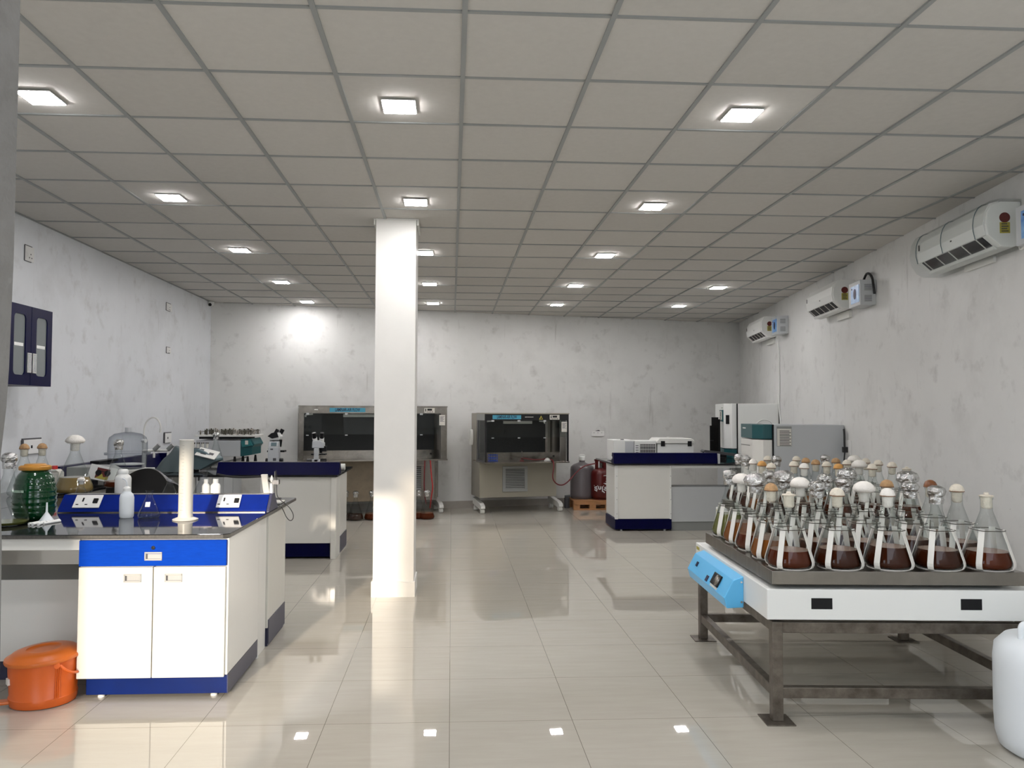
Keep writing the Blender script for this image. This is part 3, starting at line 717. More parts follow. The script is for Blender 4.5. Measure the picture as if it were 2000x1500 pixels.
# ------------------------------------------------------------------ laminar flow cabinets
LA = math.radians(12)
def laf(name_label, A, W, z0, z1, D, hood, body, steelc, warm, grille, feetz=True):
    t = thing('laminar_flow_cabinet', name_label, 'laminar flow cabinet', (A[0], A[1], 0), LA)
    fas, dark = (M['steelc'], M['mgrey']) if steelc else (M['lafblack'], M['lafblack'])
    hd = hood
    # rear plenum, work surface, hood shell
    g = G(); g.box(0, W, hd, D, z0, z1); g.box(0, W, hd+.2, D, body[2], z0); g.out('plenum', M['steel'] if steelc else M['beige'], t, bevel=.004)
    g = G(); g.box(-.01, W+.01, -.012, hd, z0-.022, z0); g.out('work_surface', M['steelc'], t, bevel=.003)
    g = G(); g.box(-.005, W+.005, -.01, hd, z1-.012, z1+.004); g.out('top_panel', M['steelc'] if steelc else M['beige'], t)
    fh = .105
    g = G(); g.box(0, W, 0, .02, z1-fh, z1-.012); g.out('fascia', fas, t, bevel=.002)
    g = G(); g.box(0, .018, .02, hd, z1-fh, z1-.012); g.out('side_fascia', M['steelc'] if steelc else M['mgrey'], t)
    # filter screen at the rear of the chamber and its frame
    fr = .16 if not steelc else .06
    rr_ = .13
    g = G(); g.box(.045, W-fr-.03, hd-.006, hd-.002, z0+.115, z1-fh-.005); g.out('filter_screen', M['filter'], t)
    g = G(); g.box(.0, W, hd-.03, hd-.007, z0, z0+.112); g.box(W-fr-.05, W-fr-.03+.02, hd-.03, hd-.007, z0+.112, z1-fh); g.box(0, .045, hd-.03, hd-.007, z0+.112, z1-fh)
    g.out('chamber_frame', M['steelc'], t)
    g = G(); g.box(W-rr_, W-.03, .03, hd-.03, z0, z1-fh) if not steelc else g.box(W-.02, W, .02, hd, z0, z1-fh)
    g.out('right_side_panel', M['steel'], t, bevel=.002)
    # posts and glazing
    g = G(); g.box(0, .03 if not steelc else .07, 0, .02, z0, z1-fh); g.box(W-(.03 if not steelc else .09), W, 0, .02, z0, z1-fh); g.out('front_post', dark if not steelc else M['steelc'], t, split=True)
    g = G(); g.box(0, .018, .02, hd, z0, z0+.02); g.box(0, .018, hd-.10, hd, z0+.02, z1-fh); g.out('side_frame', M['dgrey'] if not steelc else M['steelc'], t)
    g = G(); g.box(.004, .008, .02, hd-.10, z0+.02, z1-fh); g.out('side_glass', M['pane'], t)
    g = G(); g.box(.03, W-.03, .008, .012, z0+.36, z1-fh); g.out('front_glass', M['pane'], t)
    # glass clips
    n = 3 if not steelc else 4
    g = G()
    for k in range(n):
        x = .12+(W-.5)*k/(n-1); g.box(x-.018, x+.018, -.004, .002, z0+.345, z0+.358); g.box(x-.02, x+.02, -.004, .02, z1-fh-.02, z1-fh+.005)
    g.out('glass_clip', M['grey'], t, split=True)
    # lamp tube
    g = G(); g.box(W*.30, W*.65, hd-.13, hd-.09, z1-fh-.055, z1-fh-.012); g.out('lamp_housing', M['offw'], t, bevel=.003)
    g = G(); g.tube([(.10, hd-.14, z1-fh-.055), (.10, hd-.14, z1-fh-.02), (.2, hd-.12, z1-fh-.012)], .012, 8, smooth=2); g.tube([(W*.80, hd-.14, z1-fh-.055), (W*.80, hd-.14, z1-fh-.02), (W*.74, hd-.12, z1-fh-.012)], .012, 8, smooth=2); g.out('lamp_holder', M['offw'], t, split=True)
    # sign, display, label
    sx0, sx1 = grille[4], grille[5]
    g = G(); g.box(sx0, sx1, -.004, 0, z1-fh+.018, z1-.028); sg = g.out('name_sign', M['sign'], t)
    text_mesh('LAMINAR-AIR FLOW', .062, 'sign_lettering', M['ink'], sg, front_frame((sx0+sx1)/2, -.0045, z1-.057), xs=(sx1-sx0)*.92/.60*.80)
    dx = grille[6]
    g = G(); g.box(dx, dx+.155, -.006, 0, z1-fh+.012, z1-.022); dp = g.out('control_display', M['paper'], t, bevel=.002)
    g = G(); g.box(dx+.045, dx+.115, -.008, -.005, z1-.062, z1-.034); g.box(dx+.014, dx+.028, -.008, -.005, z1-.075, z1-.034)
    for k in range(4): g.box(dx+.04+k*.025, dx+.051+k*.025, -.008, -.005, z1-.085, z1-.073)
    g.out('display_window', M['black'], dp, split=True)
    lx = W-.115
    g = G(); g.box(lx, lx+.085, -.003 if not steelc else -.003, .004, z1-fh-.17, z1-fh-.02); lb = g.out('instruction_label', M['paper'], t)
    g = G(); [g.box(lx+.01, lx+.075-(k % 3)*.01, -.004, -.003, z1-fh-.045-k*.012, z1-fh-.040-k*.012) for k in range(7)]; g.out('label_lines', M['ink'], lb)
    # lower body with louvred grille
    bx0, bx1, bz, by = body[0], body[1], body[2], body[3]
    g = G(); g.box(bx0, bx1, by, D-.02, bz, z0-.024); lo = g.out('lower_body', M['beige'] if not steelc else M['tan'], t, bevel=.004)
    if steelc:
        g = G(); g.box(bx1-.40, bx1, by-.004, by+.01, bz+.0, z0-.03); g.out('steel_end_panel', M['steel'], t); g = G(); g.box(bx1-.03, bx1+.006, by-.02, by, bz+.02, z0-.06); g.out('steel_edge', M['steelc'], t, bevel=.004)
    g0, g1, h0, h1 = grille[:4]
    fb = by-.006
    g = G(); g.box(g0-.045, g1+.045, fb-.012, fb+.008, h0-.04, h0); g.box(g0-.045, g1+.045, fb-.012, fb+.008, h1, h1+.04); g.box(g0-.045, g0, fb-.012, fb+.008, h0, h1); g.box(g1, g1+.045, fb-.012, fb+.008, h0, h1)
    gr = g.out('intake_grille', M['mgrey'] if not steelc else M['steel'], t, bevel=.003)
    g = G(); g.box(g0, g1, fb, fb+.004, h0, h1); g.out('grille_opening', M['black'], gr)
    g = G(); ns = 12
    for k in range(ns):
        z = h0+(h1-h0)*(k+.5)/ns; g.prism([(fb-.010, z-.012), (fb-.008, z-.013), (fb+.002, z+.004), (fb, z+.005)], 'x', g0, g1)
    g.out('slat', M['mgrey'], gr, split=True)
    # sled feet with castors
    for x in (.05, W-.02):
        g = G(); g.prism([(.27, .075), (.33, .055), (.80, .10), (.80, .2), (.36, .15), (.28, .115)], 'x', x-.035, x+.035); ft = g.out('foot', M['offw'], t, bevel=.008)
        g = G(); g.cyl((x-.03, .33, .035), (x+.03, .33, .035), .035, 20); g.box(x-.02, x+.02, .31, .35, .035, .075); g.out('castor', M['offw'], ft, smooth=True)
        g = G(); g.cyl((x-.03, .74, .035), (x+.03, .74, .035), .035, 20); g.box(x-.02, x+.02, .72, .76, .035, .11); g.out('castor', M['offw'], ft, smooth=True)
    return t, z0
A2 = (.484, 11.16); A1 = (-2.13, 10.85)
l2, lz2 = laf('black-fronted narrower laminar air flow cabinet with beige body, right of the column', A2, 1.298, .783, 1.497, .83, .5, (.0, 1.21, .235, .305), False, None, (.40, .70, .36, .66, .115, .55, .995))
l1, lz1 = laf('wide stainless laminar air flow cabinet on the back wall, partly behind the column', A1, 2.11, .827, 1.592, .80, .45, (.05, 2.02, .20, .30), True, None, (1.40, 1.78, .36, .70, .42, .92, 1.77))
g = G(); g.prism([(.855, z) if False else (.83, 1.405) for z in (0,)]+[(.89, 1.405), (.86, 1.465)], 'y', -.004, 0); wg = g.out('warning_triangle', M['stary'], l2)
g = G(); g.cyl((.86, -.006, 1.424), (.86, -.004, 1.424), .011, 12); g.out('warning_symbol', M['black'], wg)
g = G(); g.box(.61, .74, -.004, 0, 1.438, 1.445); g.out('white_strip', M['paper'], l2)
g = G(); g.box(.21, .26, -.004, 0, 1.53, 1.545); g.out('hinge_clip', M['offw'], l1)
def on2(x, y): return loc2w(A2, LA, x, y)
def on1(x, y): return loc2w(A1, LA, x, y)
# cable coil hanging on the black-fronted cabinet's side
t = thing('cable_coil', 'grey coiled mains cable hanging on the left side of the black-fronted cabinet', 'cable', (*on2(-.03, .62), 1.13), LA)
g = G()
for k in range(4): g.tube([(-.012-.008*k, .045*math.cos(a)*(1-.08*k), .115*math.sin(a)) for a in [2*PI*i/16 for i in range(16)]], .008, 6, closed=True, smooth=1)
g.out('coils', M['offw'], t, smooth=True)
# things inside / on the black-fronted cabinet
p = on2(.62, .18); t = thing('bunsen_burner', 'small dark burner standing inside the black-fronted cabinet', 'burner', (*p, lz2), LA)
g = G(); g.lathe([(0, 0), (.035, 0), (.03, .012), (.012, .02), (.010, .035), (0, .035)], seg=16); g.lathe([(0, .035), (.024, .038), (.024, .05), (0, .052)], seg=12); g.out('base', M['redpanel'], t, smooth=True)
g = G(); g.cyl((0, 0, .05), (0, 0, .15), .007, 12); g.out('barrel', M['steel'], t, smooth=True)
h = G(); a_ = on2(.62, .18); b_ = on2(1.05, .18); c_ = on2(1.04, -.03)
pg = at(1182, 903, y=11.92)
h.tube([(a_[0]+.02, a_[1], lz2+.045), (a_[0]+.15, a_[1]+.02, lz2+.02), (a_[0]+.3, a_[1]+.03, lz2+.018), (b_[0]-.06, b_[1], lz2+.03), (b_[0], b_[1]-.05, lz2+.03), (c_[0], c_[1]-.01, lz2+.02), (c_[0]+.01, c_[1]-.03, lz2-.08),
        tuple(at(1078, 935, y=11.3)), tuple(at(1090, 948, y=11.4)), tuple(at(1105, 946, y=11.5)), tuple(at(1123, 925, y=11.6)), tuple(at(1140, 909, y=11.7)), tuple(at(1163, 905, y=11.78))], .0095, 8, smooth=3)
tag(h.out('gas_hose', M['redhose'], smooth=True), 'dark red rubber hose looping from the black-fronted cabinet to the gas cylinder', 'hose')
p = on2(.16, .14); t = thing('pipette_rack', 'blue wire rack in the left of the black-fronted cabinet', 'rack', (*p, lz2), LA)
g = G()
for z in (.015, .055, .1): g.tube([(-.06, -.04, z), (.06, -.04, z), (.06, .04, z), (-.06, .04, z)], .003, 6, closed=True)
for x in (-.06, -.02, .02, .06):
    for y in (-.04, .04): g.tube([(x, y, 0), (x, y, .105)], .003, 6)
g.out('wire_frame', M['bluedrawer'], t)
g = G(); [g.cyl((x, 0, .01), (x, 0, .19), .006, 8) for x in (-.04, 0, .04)]; g.out('tube', M['pane'], t, split=True)
p = on2(1.10, .12); t = thing('spirit_lamp', 'small clear glass lamp with dark cap at the right of the black-fronted cabinet', 'lamp', (*p, lz2), LA)
g = G(); g.lathe([(0, 0), (.035, 0), (.042, .025), (.03, .05), (.012, .06), (.012, .07)], seg=16); g.out('bowl', M['glass'], t, smooth=True); g = G(); g.cyl((0, 0, .06), (0, 0, .085), .014); g.out('cap', M['black'], t)
p = on2(1.0, .12); t = thing('tissue_pack', 'crumpled white tissue beside the glass lamp in the black-fronted cabinet', 'tissue', (*p, lz2), LA)
random.seed(4); g = G(); g.lathe([(0, 0), (.05, 0), (.045, .02), (.02, .045), (0, .05)], seg=10, jit=.25); g.out('paper', M['offw'], t)
p = on1(1.9, .14); t = thing('spirit_lamp', 'small glass lamp on the right of the wide stainless cabinet', 'lamp', (*p, lz1), LA)
g = G(); g.lathe([(0, 0), (.035, 0), (.042, .025), (.03, .05), (.012, .06), (.012, .07)], seg=16); g.out('bowl', M['glass'], t, smooth=True); g = G(); g.cyl((0, 0, .06), (0, 0, .085), .014); g.out('cap', M['black'], t)
p = on1(1.62, .15); t = thing('bunsen_burner', 'small steel burner in the wide stainless cabinet beside the column', 'burner', (*p, lz1), LA)
g = G(); g.lathe([(0, 0), (.035, 0), (.03, .012), (.012, .02), (.010, .05), (0, .05)], seg=16); g.out('base', M['steel'], t, smooth=True); g = G(); g.cyl((0, 0, .05), (0, 0, .13), .007, 12); g.out('barrel', M['steel'], t)
p0 = on1(1.78, -.03); h = G(); h.tube([(p0[0], p0[1], lz1-.02), (p0[0]-.01, p0[1]-.01, .5), (p0[0]-.0, p0[1]-.02, .32), (p0[0]+.02, p0[1]+.02, .18)], .009, 8, smooth=2)
tag(h.out('gas_hose', M['redhose'], smooth=True), 'dark hose hanging left of the red hose below the stainless cabinet', 'hose')
p0 = on1(1.86, -.03); h = G(); h.tube([(p0[0], p0[1], lz1-.02), (p0[0]+.02, p0[1]-.01, .55), (p0[0]+.04, p0[1]-.02, .42), (p0[0]+.02, p0[1]-.02, .3), (p0[0]-.0, p0[1], .12)], .009, 8, smooth=2)
tag(h.out('gas_hose', mat('bright_red_hose', (.38, .02, .02), .4), smooth=True), 'red hose hanging at the right below the stainless cabinet', 'hose')
# floor flasks in front of the stainless cabinet
for k, (px, yy, lab) in enumerate(((676, 10.9, 'flask on the floor half hidden by the second bench'), (695, 10.85, 'dark broth flask on the floor between second bench and column'), (727, 10.9, 'floor flask partly hidden by the column, its left side'), (818, 11.0, 'floor flask partly hidden by the column, its right side'), (834, 10.95, 'amber-bottomed floor flask right of the column under the cabinet'))):
    P_ = at(px, 950, y=yy); flask(('liqdark' if k < 2 else 'liqred', .085, 'foil'), (P_.x, yy, .001), lab, None, k)

# ------------------------------------------------------------------ pallet, carboy, gas cylinder
P0 = at(1106, 995, y=11.9); P1 = at(1194, 995, y=11.9)
px0, px1, py0 = P0.x, P1.x, 11.86
t = thing('pallet', 'small brown wooden pallet under the gas cylinder', 'pallet', (0, 0, 0))
pl = px0+.11
g = G()
for k in range(4): g.box(pl, px1, py0+.14*k, py0+.14*k+.11, .125, .15)
g.out('deck_board', M['wood'], t, bevel=.003, split=True)
g = G(); g.box(pl, px1, py0-.005, py0+.02, .085, .128); g.box(pl, px1, py0, py0+.1, 0, .022); g.box(pl, px1, py0+.4, py0+.5, 0, .022); g.out('stringer_board', M['wood'], t, bevel=.003, split=True)
g = G()
for x in (pl, (pl+px1)/2-.05, px1-.1):
    for y in (py0, py0+.4): g.box(x, x+.10, y, y+.1, .022, .12)
g.out('block', M['wood'], t, bevel=.003, split=True)
gx = at(1173, 905, y=py0+.2).x; gz = .151
t = thing('gas_cylinder', 'dark red cooking gas cylinder with white Hindi lettering, on the pallet', 'gas cylinder', (gx, py0+.17, gz))
g = G(); g.lathe([(0, .012), (.12, .012), (.14, .03), (.158, .07), (.158, .39), (.145, .44), (.10, .475), (.05, .49), (0, .495)], seg=36); g.out('body', M['redpanel'], t, smooth=50)
g = G(); g.lathe([(.12, .0), (.125, .0), (.125, .06), (.12, .06)], seg=32); g.out('foot_ring', M['redpanel'], t, smooth=True)
g = G(); n = 6
for a0_, a1_ in ((-2.9, -2.2), (-1.35, -.3), (.5, 1.6)):
    pts = [(a0_+(a1_-a0_)*k/6) for k in range(7)]
    for q0, q1 in zip(pts, pts[1:]):
        g.prism([(.095*math.cos(q0), .095*math.sin(q0)), (.103*math.cos(q0), .103*math.sin(q0)), (.103*math.cos(q1), .103*math.sin(q1)), (.095*math.cos(q1), .095*math.sin(q1))], 'z', .46, .62)
g.lathe([(.094, .60), (.106, .60), (.106, .625), (.094, .625), (.094, .60)], seg=28); g.out('valve_shroud', M['redpanel'], t, smooth=True)
g = G(); g.cyl((0, 0, .49), (0, 0, .57), .022); g.cyl((0, -.03, .55), (0, .02, .55), .012); g.out('valve', M['steel'], t, smooth=True)
def wrapc(r, z, a0_): return lambda c: Vector(((r+.001+c.z)*math.sin(c.x/r+a0_), -(r+.001+c.z)*math.cos(c.x/r+a0_), z+c.y))
text_mesh('इण्डेन', .125, 'lettering', M['inkw'], t, None, wrap=wrapc(.158, .185, .02), extrude=.0005)
text_mesh('।', .10, 'lettering', M['inkw'], t, None, wrap=wrapc(.158, .175, .85), extrude=.0005)
for zz, wd_ in ((.375, .11), (.325, .03), (.285, .05), (.255, .11)):
    g = G(); n_ = int(wd_/.012)
    for q_ in range(n_):
        a_ = (q_*.012-wd_/2)/.158+.42; b_ = a_+.008/.158
        g.quad(*[wrapc(.158, zz, 0)(Vector((aa*.158, hh_, .0006))) for aa, hh_ in ((a_, 0), (b_, 0), (b_, .011+.004*(q_ % 2)), (a_, .011))])
    g.out('small_marking', M['inkw'], t)
cx_ = at(1136, 905, y=py0+.36).x
t = thing('carboy', 'large cloudy grey plastic carboy with white cap, behind the gas cylinder', 'carboy', (cx_, py0+.32, gz))
g = G(); g.lathe([(0, 0), (.17, 0), (.185, .02), (.188, .06), (.188, .46), (.18, .50), (.14, .535), (.07, .56), (.045, .575), (.045, .61), (0, .61)], seg=36); g.out('body', M['carboy'], t, smooth=50)
g = G(); g.lathe([(0, .60), (.05, .60), (.052, .61), (.052, .655), (.048, .665), (0, .665)], seg=20); g.tube([(.035, 0, .655), (.05, 0, .68), (.0, 0, .69), (-.05, 0, .68), (-.035, 0, .655)], .008, 6, smooth=1); g.out('cap', M['white'], t, smooth=True)
t = thing('valve_knob', 'small dark fitting lying on the left end by the pallet', 'fitting', (px0+.05, py0+.3, 0))
g = G(); g.cyl((0, 0, 0), (0, 0, .16), .045); g.cyl((-.04, -.02, .18), (.05, -.04, .19), .02); g.out('body', M['dgrey'], t, smooth=True)

# ------------------------------------------------------------------ instruments on the right bench
def unit_frame(u, v, y): q = at(u, v, y=y); return q
yb = 10.12
def bx(u0, u1, y): return at(u0, 880, y=y).x, at(u1, 880, y=y).x
a, b = bx(1199, 1238, yb)
t = thing('instrument_case', 'plain white boxy instrument at the left end of the navy upstand', 'instrument', (0, 0, ZT))
g = G(); g.box(a, b, yb, yb+.45, .01, .285); g.out('housing', M['white'], t, bevel=.004); g = G(); g.box(a+.15, b-.002, yb-.003, yb, .02, .27); g.out('rear_panel', M['grey'], t); g = G(); g.lathe([(0, .285), (.025, .285), (.022, .296), (0, .297)], (a+.13, yb+.08, 0), 16); g.out('knob', M['dgrey'], t)
a, b = bx(1239, 1281, yb); yb2 = yb-.02
t = thing('cooling_unit', 'white unit with louvres and a wire rear grille, between case and lidded bath', 'instrument', (0, 0, ZT))
g = G(); g.box(a, b, yb2, yb2+.45, .01, .275); g.out('housing', M['white'], t, bevel=.004)
g = G(); g.box(a+.07, b-.01, yb2-.004, yb2, .02, .235); gb = g.out('grille_opening', M['dgrey'], t)
g = G()
for k in range(10): x = a+.075+(b-a-.09)*k/9; g.box(x-.0018, x+.0018, yb2-.010, yb2-.005, .02, .235)
for k in range(5): z = .03+.045*k; g.box(a+.07, b-.01, yb2-.012, yb2-.010, z-.003, z+.003)
g.out('grille_wires', M['offw'], gb)
g = G(); [g.box(a+.012, a+.05, yb2-.002, yb2+.001, .06+.03*k, .068+.03*k) for k in range(6)]; g.out('louvre', M['dgrey'], t, split=True)
a, b = bx(1284, 1355, yb)
t = thing('lidded_bath', 'white box instrument with hinged rounded lid, rightmost on the navy-upstand bench', 'instrument', (0, 0, ZT))
g = G(); g.box(a, b, yb, yb+.42, .01, .235); g.out('housing', M['white'], t, bevel=.004)
g = G(); g.prism([(a-.02, .24), (b+.008, .24), (b+.008, .285), (b-.03, .31), (a+.03, .31), (a-.02, .262)], 'y', yb-.01, yb+.43); ld = g.out('lid', M['offw'], t, bevel=.01, seg=3)
g = G(); g.lathe([(0, .31), (.03, .31), (.025, .322), (0, .324)], ((a+b)/2-.04, yb+.2, 0), 16); g.out('knob', M['offw'], ld, smooth=True)
g = G(); [g.box(x, x+.055, yb-.014, yb-.009, .205, .275) for x in (a+.045, b-.085)]; g.out('hinge', M['black'], t, bevel=.002, split=True)
g = G(); g.box(a-.01, a+.15, yb-.05, yb, .01, .115); fm = g.out('fan_box', M['white'], t, bevel=.003)
g = G(); g.cyl((a+.07, yb-.053, .058), (a+.07, yb-.05, .058), .052, 28); g.out('fan_opening', M['dgrey'], fm)
g = G(); [g.box(-.052, .052, -.002, .002, -.0025, .0025, M=Matrix.Translation((a+.07, yb-.055, .058)) @ Matrix.Rotation(q, 4, 'Y')) for q in (0, PI/4, PI/2, 3*PI/4)]; g.out('fan_guard', M['offw'], fm)
# smoked stand with panels
a, b = bx(1382, 1408, 11.1)
t = thing('viewing_cabinet', 'black stand with smoked acrylic panels left of the tall incubator', 'instrument', (0, 0, ZT))
g = G(); g.box(a+.10, b-.005, 11.1, 11.14, 0, .56); g.out('back_panel', M['black'], t, bevel=.003)
g = G(); g.box(a+.03, a+.13, 11.0, 11.012, .03, .59); g.box(a-.02, a+.10, 10.93, 10.942, .10, .47); g.out('smoked_panel', M['smoke'], t, split=True)
g = G(); g.box(a-.02, a+.03, 10.925, 10.94, .245, .26); g.out('latch', M['black'], t)
g = G(); g.box(a+.02, b-.005, 10.85, 11.2, 0, .06); g.out('base', M['black'], t, bevel=.005)
t = thing('instrument_tray', 'low dark instrument with angled arm in front of the smoked panels', 'instrument', (0, 0, ZT))
a = at(1372, 885, y=10.6).x; b = at(1455, 885, y=10.6).x
g = G(); g.prism([(a, .115), (a+.02, .10), (b, .03), (b, .07), (a+.02, .135)], 'y', 10.55, 10.7); g.out('sloping_arm', M['dgrey'], t); g = G(); g.cyl((a+.02, 10.62, 0), (a+.02, 10.62, .11), .012); g.cyl((a+.16, 10.5, .0), (a+.16, 10.5, .03), .05); g.cyl((a+.25, 10.5, .0), (a+.25, 10.5, .035), .045); g.out('support', M['black'], t, split=True)

def incubator(label, y_corner, W, D, z0, z1, top_split, lowteal, badge, floor):
    """long side faces the camera; W is how far it reaches from the wall, D along the wall"""
    t = thing('incubator', label, 'incubator', (wr(y_corner)-.015, y_corner, z0), -rw)
    H = z1-z0
    g = G(); g.box(-W, 0, 0, D, .03 if floor else 0, H); g.out('cabinet_body', M['grey'] if floor else M['white'], t, bevel=.006)
    d = .20 if floor else .17      # door block with chamfered near edge
    def ring(zb, zt, m, nm, par=t):
        g = G(); g.prism([(-W-.012, .02), (-W-.012, D-.01), (-W-d, D-.01), (-W-d, .14), (-W-d+.09, .02)], 'z', zb, zt); return g.out(nm, m, par, bevel=.006)
    g = G(); g.box(-W-.012, -W, .0, D, .03, H); g.out('dark_door_gap', M['black'], t)  # black gasket between door block and body
    if floor:
        hd_ = ring(H-.16, H, M['teal'], 'top_panel'); dr = ring(.1, H-.17, M['lam'], 'door'); ring(.02, .09, M['teal'], 'plinth')
        g = G(); g.prism([(-W-d-.002, .25), (-W-d-.002, .7), (-W-d-.0, .7), (-W-d-.0, .25)], 'z', H-.245, H-.238); g.out('door_groove', M['dgrey'], dr)
        g = G(); g.box(-W-d-.004, -W-d, .32, .46, H-.52, H-.36); g.out('lock_plate', M['dgrey'], dr); g = G(); g.box(-W-d-.007, -W-d-.003, .325, .455, H-.515, H-.365); g.out('lock_plate_face', M['paper'], dr); g = G(); g.box(-W-d-.010, -W-d-.006, .36, .38, H-.46, H-.40); g.out('keyhole', M['black'], dr)
        g = G(); g.box(-W-d-.003, -W-d, .45, .60, H-.055, H-.04); g.out('badge', M['inkw'], hd_)
        g = G(); g.box(-W+.03, -W+.19, -.003, 0, H-.24, H-.02); pp = g.out('instruction_sheet', M['mgrey'], t)
        g = G(); g.box(-W+.035, -W+.185, -.0045, -.003, H-.235, H-.045)
        g.out('sheet_face', M['paper'], pp)
        g = G(); [g.box(-W+.06, -W+.18-.015*(k % 2), -.0055, -.0045, H-.232+.0175*k, H-.224+.0175*k) for k in range(10)]; g.out('sheet_lines', M['dgrey'], pp)
    else:
        dr = ring(.14, H, M['white'], 'door'); ring(0, .13, M['teal'], 'lower_panel')
        Mt = Matrix.Translation((-W-d-.001, .22, 0))
        g = G(); g.box(-W-d-.02, -W-d, .16, .36, H-.26, H-.09); dd = g.out('controller', M['teal'], dr, bevel=.004); g = G(); g.box(-W-d-.024, -W-d-.02, .18, .33, H-.235, H-.11); cf_ = g.out('controller_face', M['paper'], dd); g = G(); g.box(-W-d-.027, -W-d-.023, .23, .27, H-.19, H-.12); g.box(-W-d-.027, -W-d-.023, .25, .3, H-.225, H-.195); g.out('controller_window', M['black'], cf_)
        g = G(); g.box(-W-d-.003, -W-d, .22, .30, H-.065, H-.055); g.out('badge', M['dgrey'], dr)
        q = Vector((-W-d+.045, .08, 0)); g = G(); g.box(-.03, .03, -.012, .002, H-.295, H-.165, M=Matrix.Translation(q) @ Matrix.Rotation(-math.atan2(.12, .09), 4, 'Z')); g.out('door_handle', M['black'], dr, bevel=.004)
        g = G(); g.tube([(-W+.37+.13*math.cos(k), -.006, .43+.13*math.sin(k)) for k in [PI*i/12 for i in range(13)]], .008, 6); g.out('cable_port_rim', M['white'], t, smooth=True)
    return t
incubator('tall pale grey-blue incubator with small teal controller, in the far right corner', 10.75, .57, .80, ZT, 1.648, 0, 1, 1, False)
incubator('grey floor-standing incubator with dark teal top panel, behind the flasks', 8.16, .74, .72, 0, 1.385, 1, 0, 1, True)
t = thing('wall_socket', 'switch plate with black plug and cable beside the grey teal-topped incubator', 'socket', (wr(8.03), 8.03, 0), -rw)
g = G(); g.box(-.012, 0, -.05, .06, 1.06, 1.22); g.out('plate', M['socket'], t, bevel=.003)
g = G(); g.tube([(-.03, .08, 1.34), (-.035, .05, 1.27), (-.04, .04, 1.17), (-.04, .03, 1.1)], .011, 8, smooth=2); g.box(-.06, -.012, .015, .06, 1.09, 1.15); g.tube([(-.04, .03, 1.1), (-.05, .04, .98), (-.06, .05, .85), (-.06, .05, .6)], .007, 6, smooth=1); g.out('plug_and_cable', M['cable'], t, smooth=True)

# ------------------------------------------------------------------ air conditioners and stabilisers
def ac(yc, label, zc, wrapf, L_=.92):
    t = thing('air_conditioner', label, 'air conditioner', (wr(yc), yc, zc), -rw, 'wall air conditioners')
    prof = [(0, -.13), (0, .155), (-.13, .16), (-.185, .145), (-.215, .09), (-.225, .01), (-.212, -.065), (-.13, -.142), (-.06, -.150)]
    g = G(); g.prism(prof[::-1], 'y', -L_/2, L_/2, ); b_ = g.out('body', M['white'], t, bevel=.006, seg=3)
    g = G(); g.prism([(-.185, .1452), (-.2155, .0905), (-.2255, .01), (-.2135, -.062), (-.2205, -.062), (-.233, .01), (-.222, .093), (-.19, .152), (-.13, .167), (-.13, .1602)], 'y', -L_/2+.02, L_/2-.02); g.out('front_cover', M['white'], t, bevel=.002)
    g = G(); g.prism([(-.2145, -.067), (-.138, -.1388), (-.134, -.132), (-.208, -.060)], 'y', -L_/2+.07, L_/2-.06); g.out('air_outlet', M['black'], t)
    g = G()
    for k in range(5):
        y = -L_/2+.14+k*(L_-.25)/4; g.prism([(-.213, -.064), (-.219, -.070), (-.145, -.140), (-.140, -.134)], 'y', y, y+.006)
    g.out('vane', M['offw'], t, split=True)
    g = G(); g.prism([(-.152, -.128), (-.158, -.136), (-.150, -.152), (-.128, -.152)], 'y', -L_/2+.05, L_/2-.05); g.out('louvre_flap', M['white'], t)
    g = G(); g.box(-.234, -.231, L_/2-.06, L_/2-.045, .03, .075); g.box(-.2345, -.231, -.06, -.045, -.01, .0); g.out('mark', M['black'], t, split=True)
    # energy label on the near end
    e = -L_/2
    g = G(); g.cyl((-.105, e-.002, .05), (-.105, e+.002, .05), .034, 24); g.out('energy_label', M['starr'], t)
    g = G(); g.box(-.137, -.073, e-.002, e+.001, -.055, .018); yl = g.out('energy_label', M['stary'], t)
    g = G(); [g.box(-.127, -.083-.008*(k % 2), e-.003, e-.002, -.045+.016*k, -.038+.016*k) for k in range(4)]; g.out('label_lines', M['dgrey'], yl)
    g = G(); g.box(-.03, 0, -L_/2+.1, L_/2-.45, -.225, -.15) if not wrapf else g.box(-.02, 0, -.2, .2, -.19, -.15); g.out('wall_bracket', M['offw'], t)
    if wrapf:
        g = G(); g.prism([(-.0, -.16), (-.14, -.158), (-.19, -.13), (-.228, -.068), (-.243, .01), (-.231, .10), (-.195, .163), (-.13, .176), (0, .17)][::-1], 'y', -L_/2-.008, L_/2+.09); sh = g.out('plastic_wrap', M['wrap'], t)
        g = G()
        for y in (-L_/2+.13, .08, L_/2-.02): g.tube([(-.13, y, .178), (-.197, y, .165), (-.233, y+.004, .10), (-.245, y, .01), (-.230, y-.004, -.068)], .003, 5, smooth=1)
        g.out('wrap_seam', M['tealgrey'], sh)
    return t
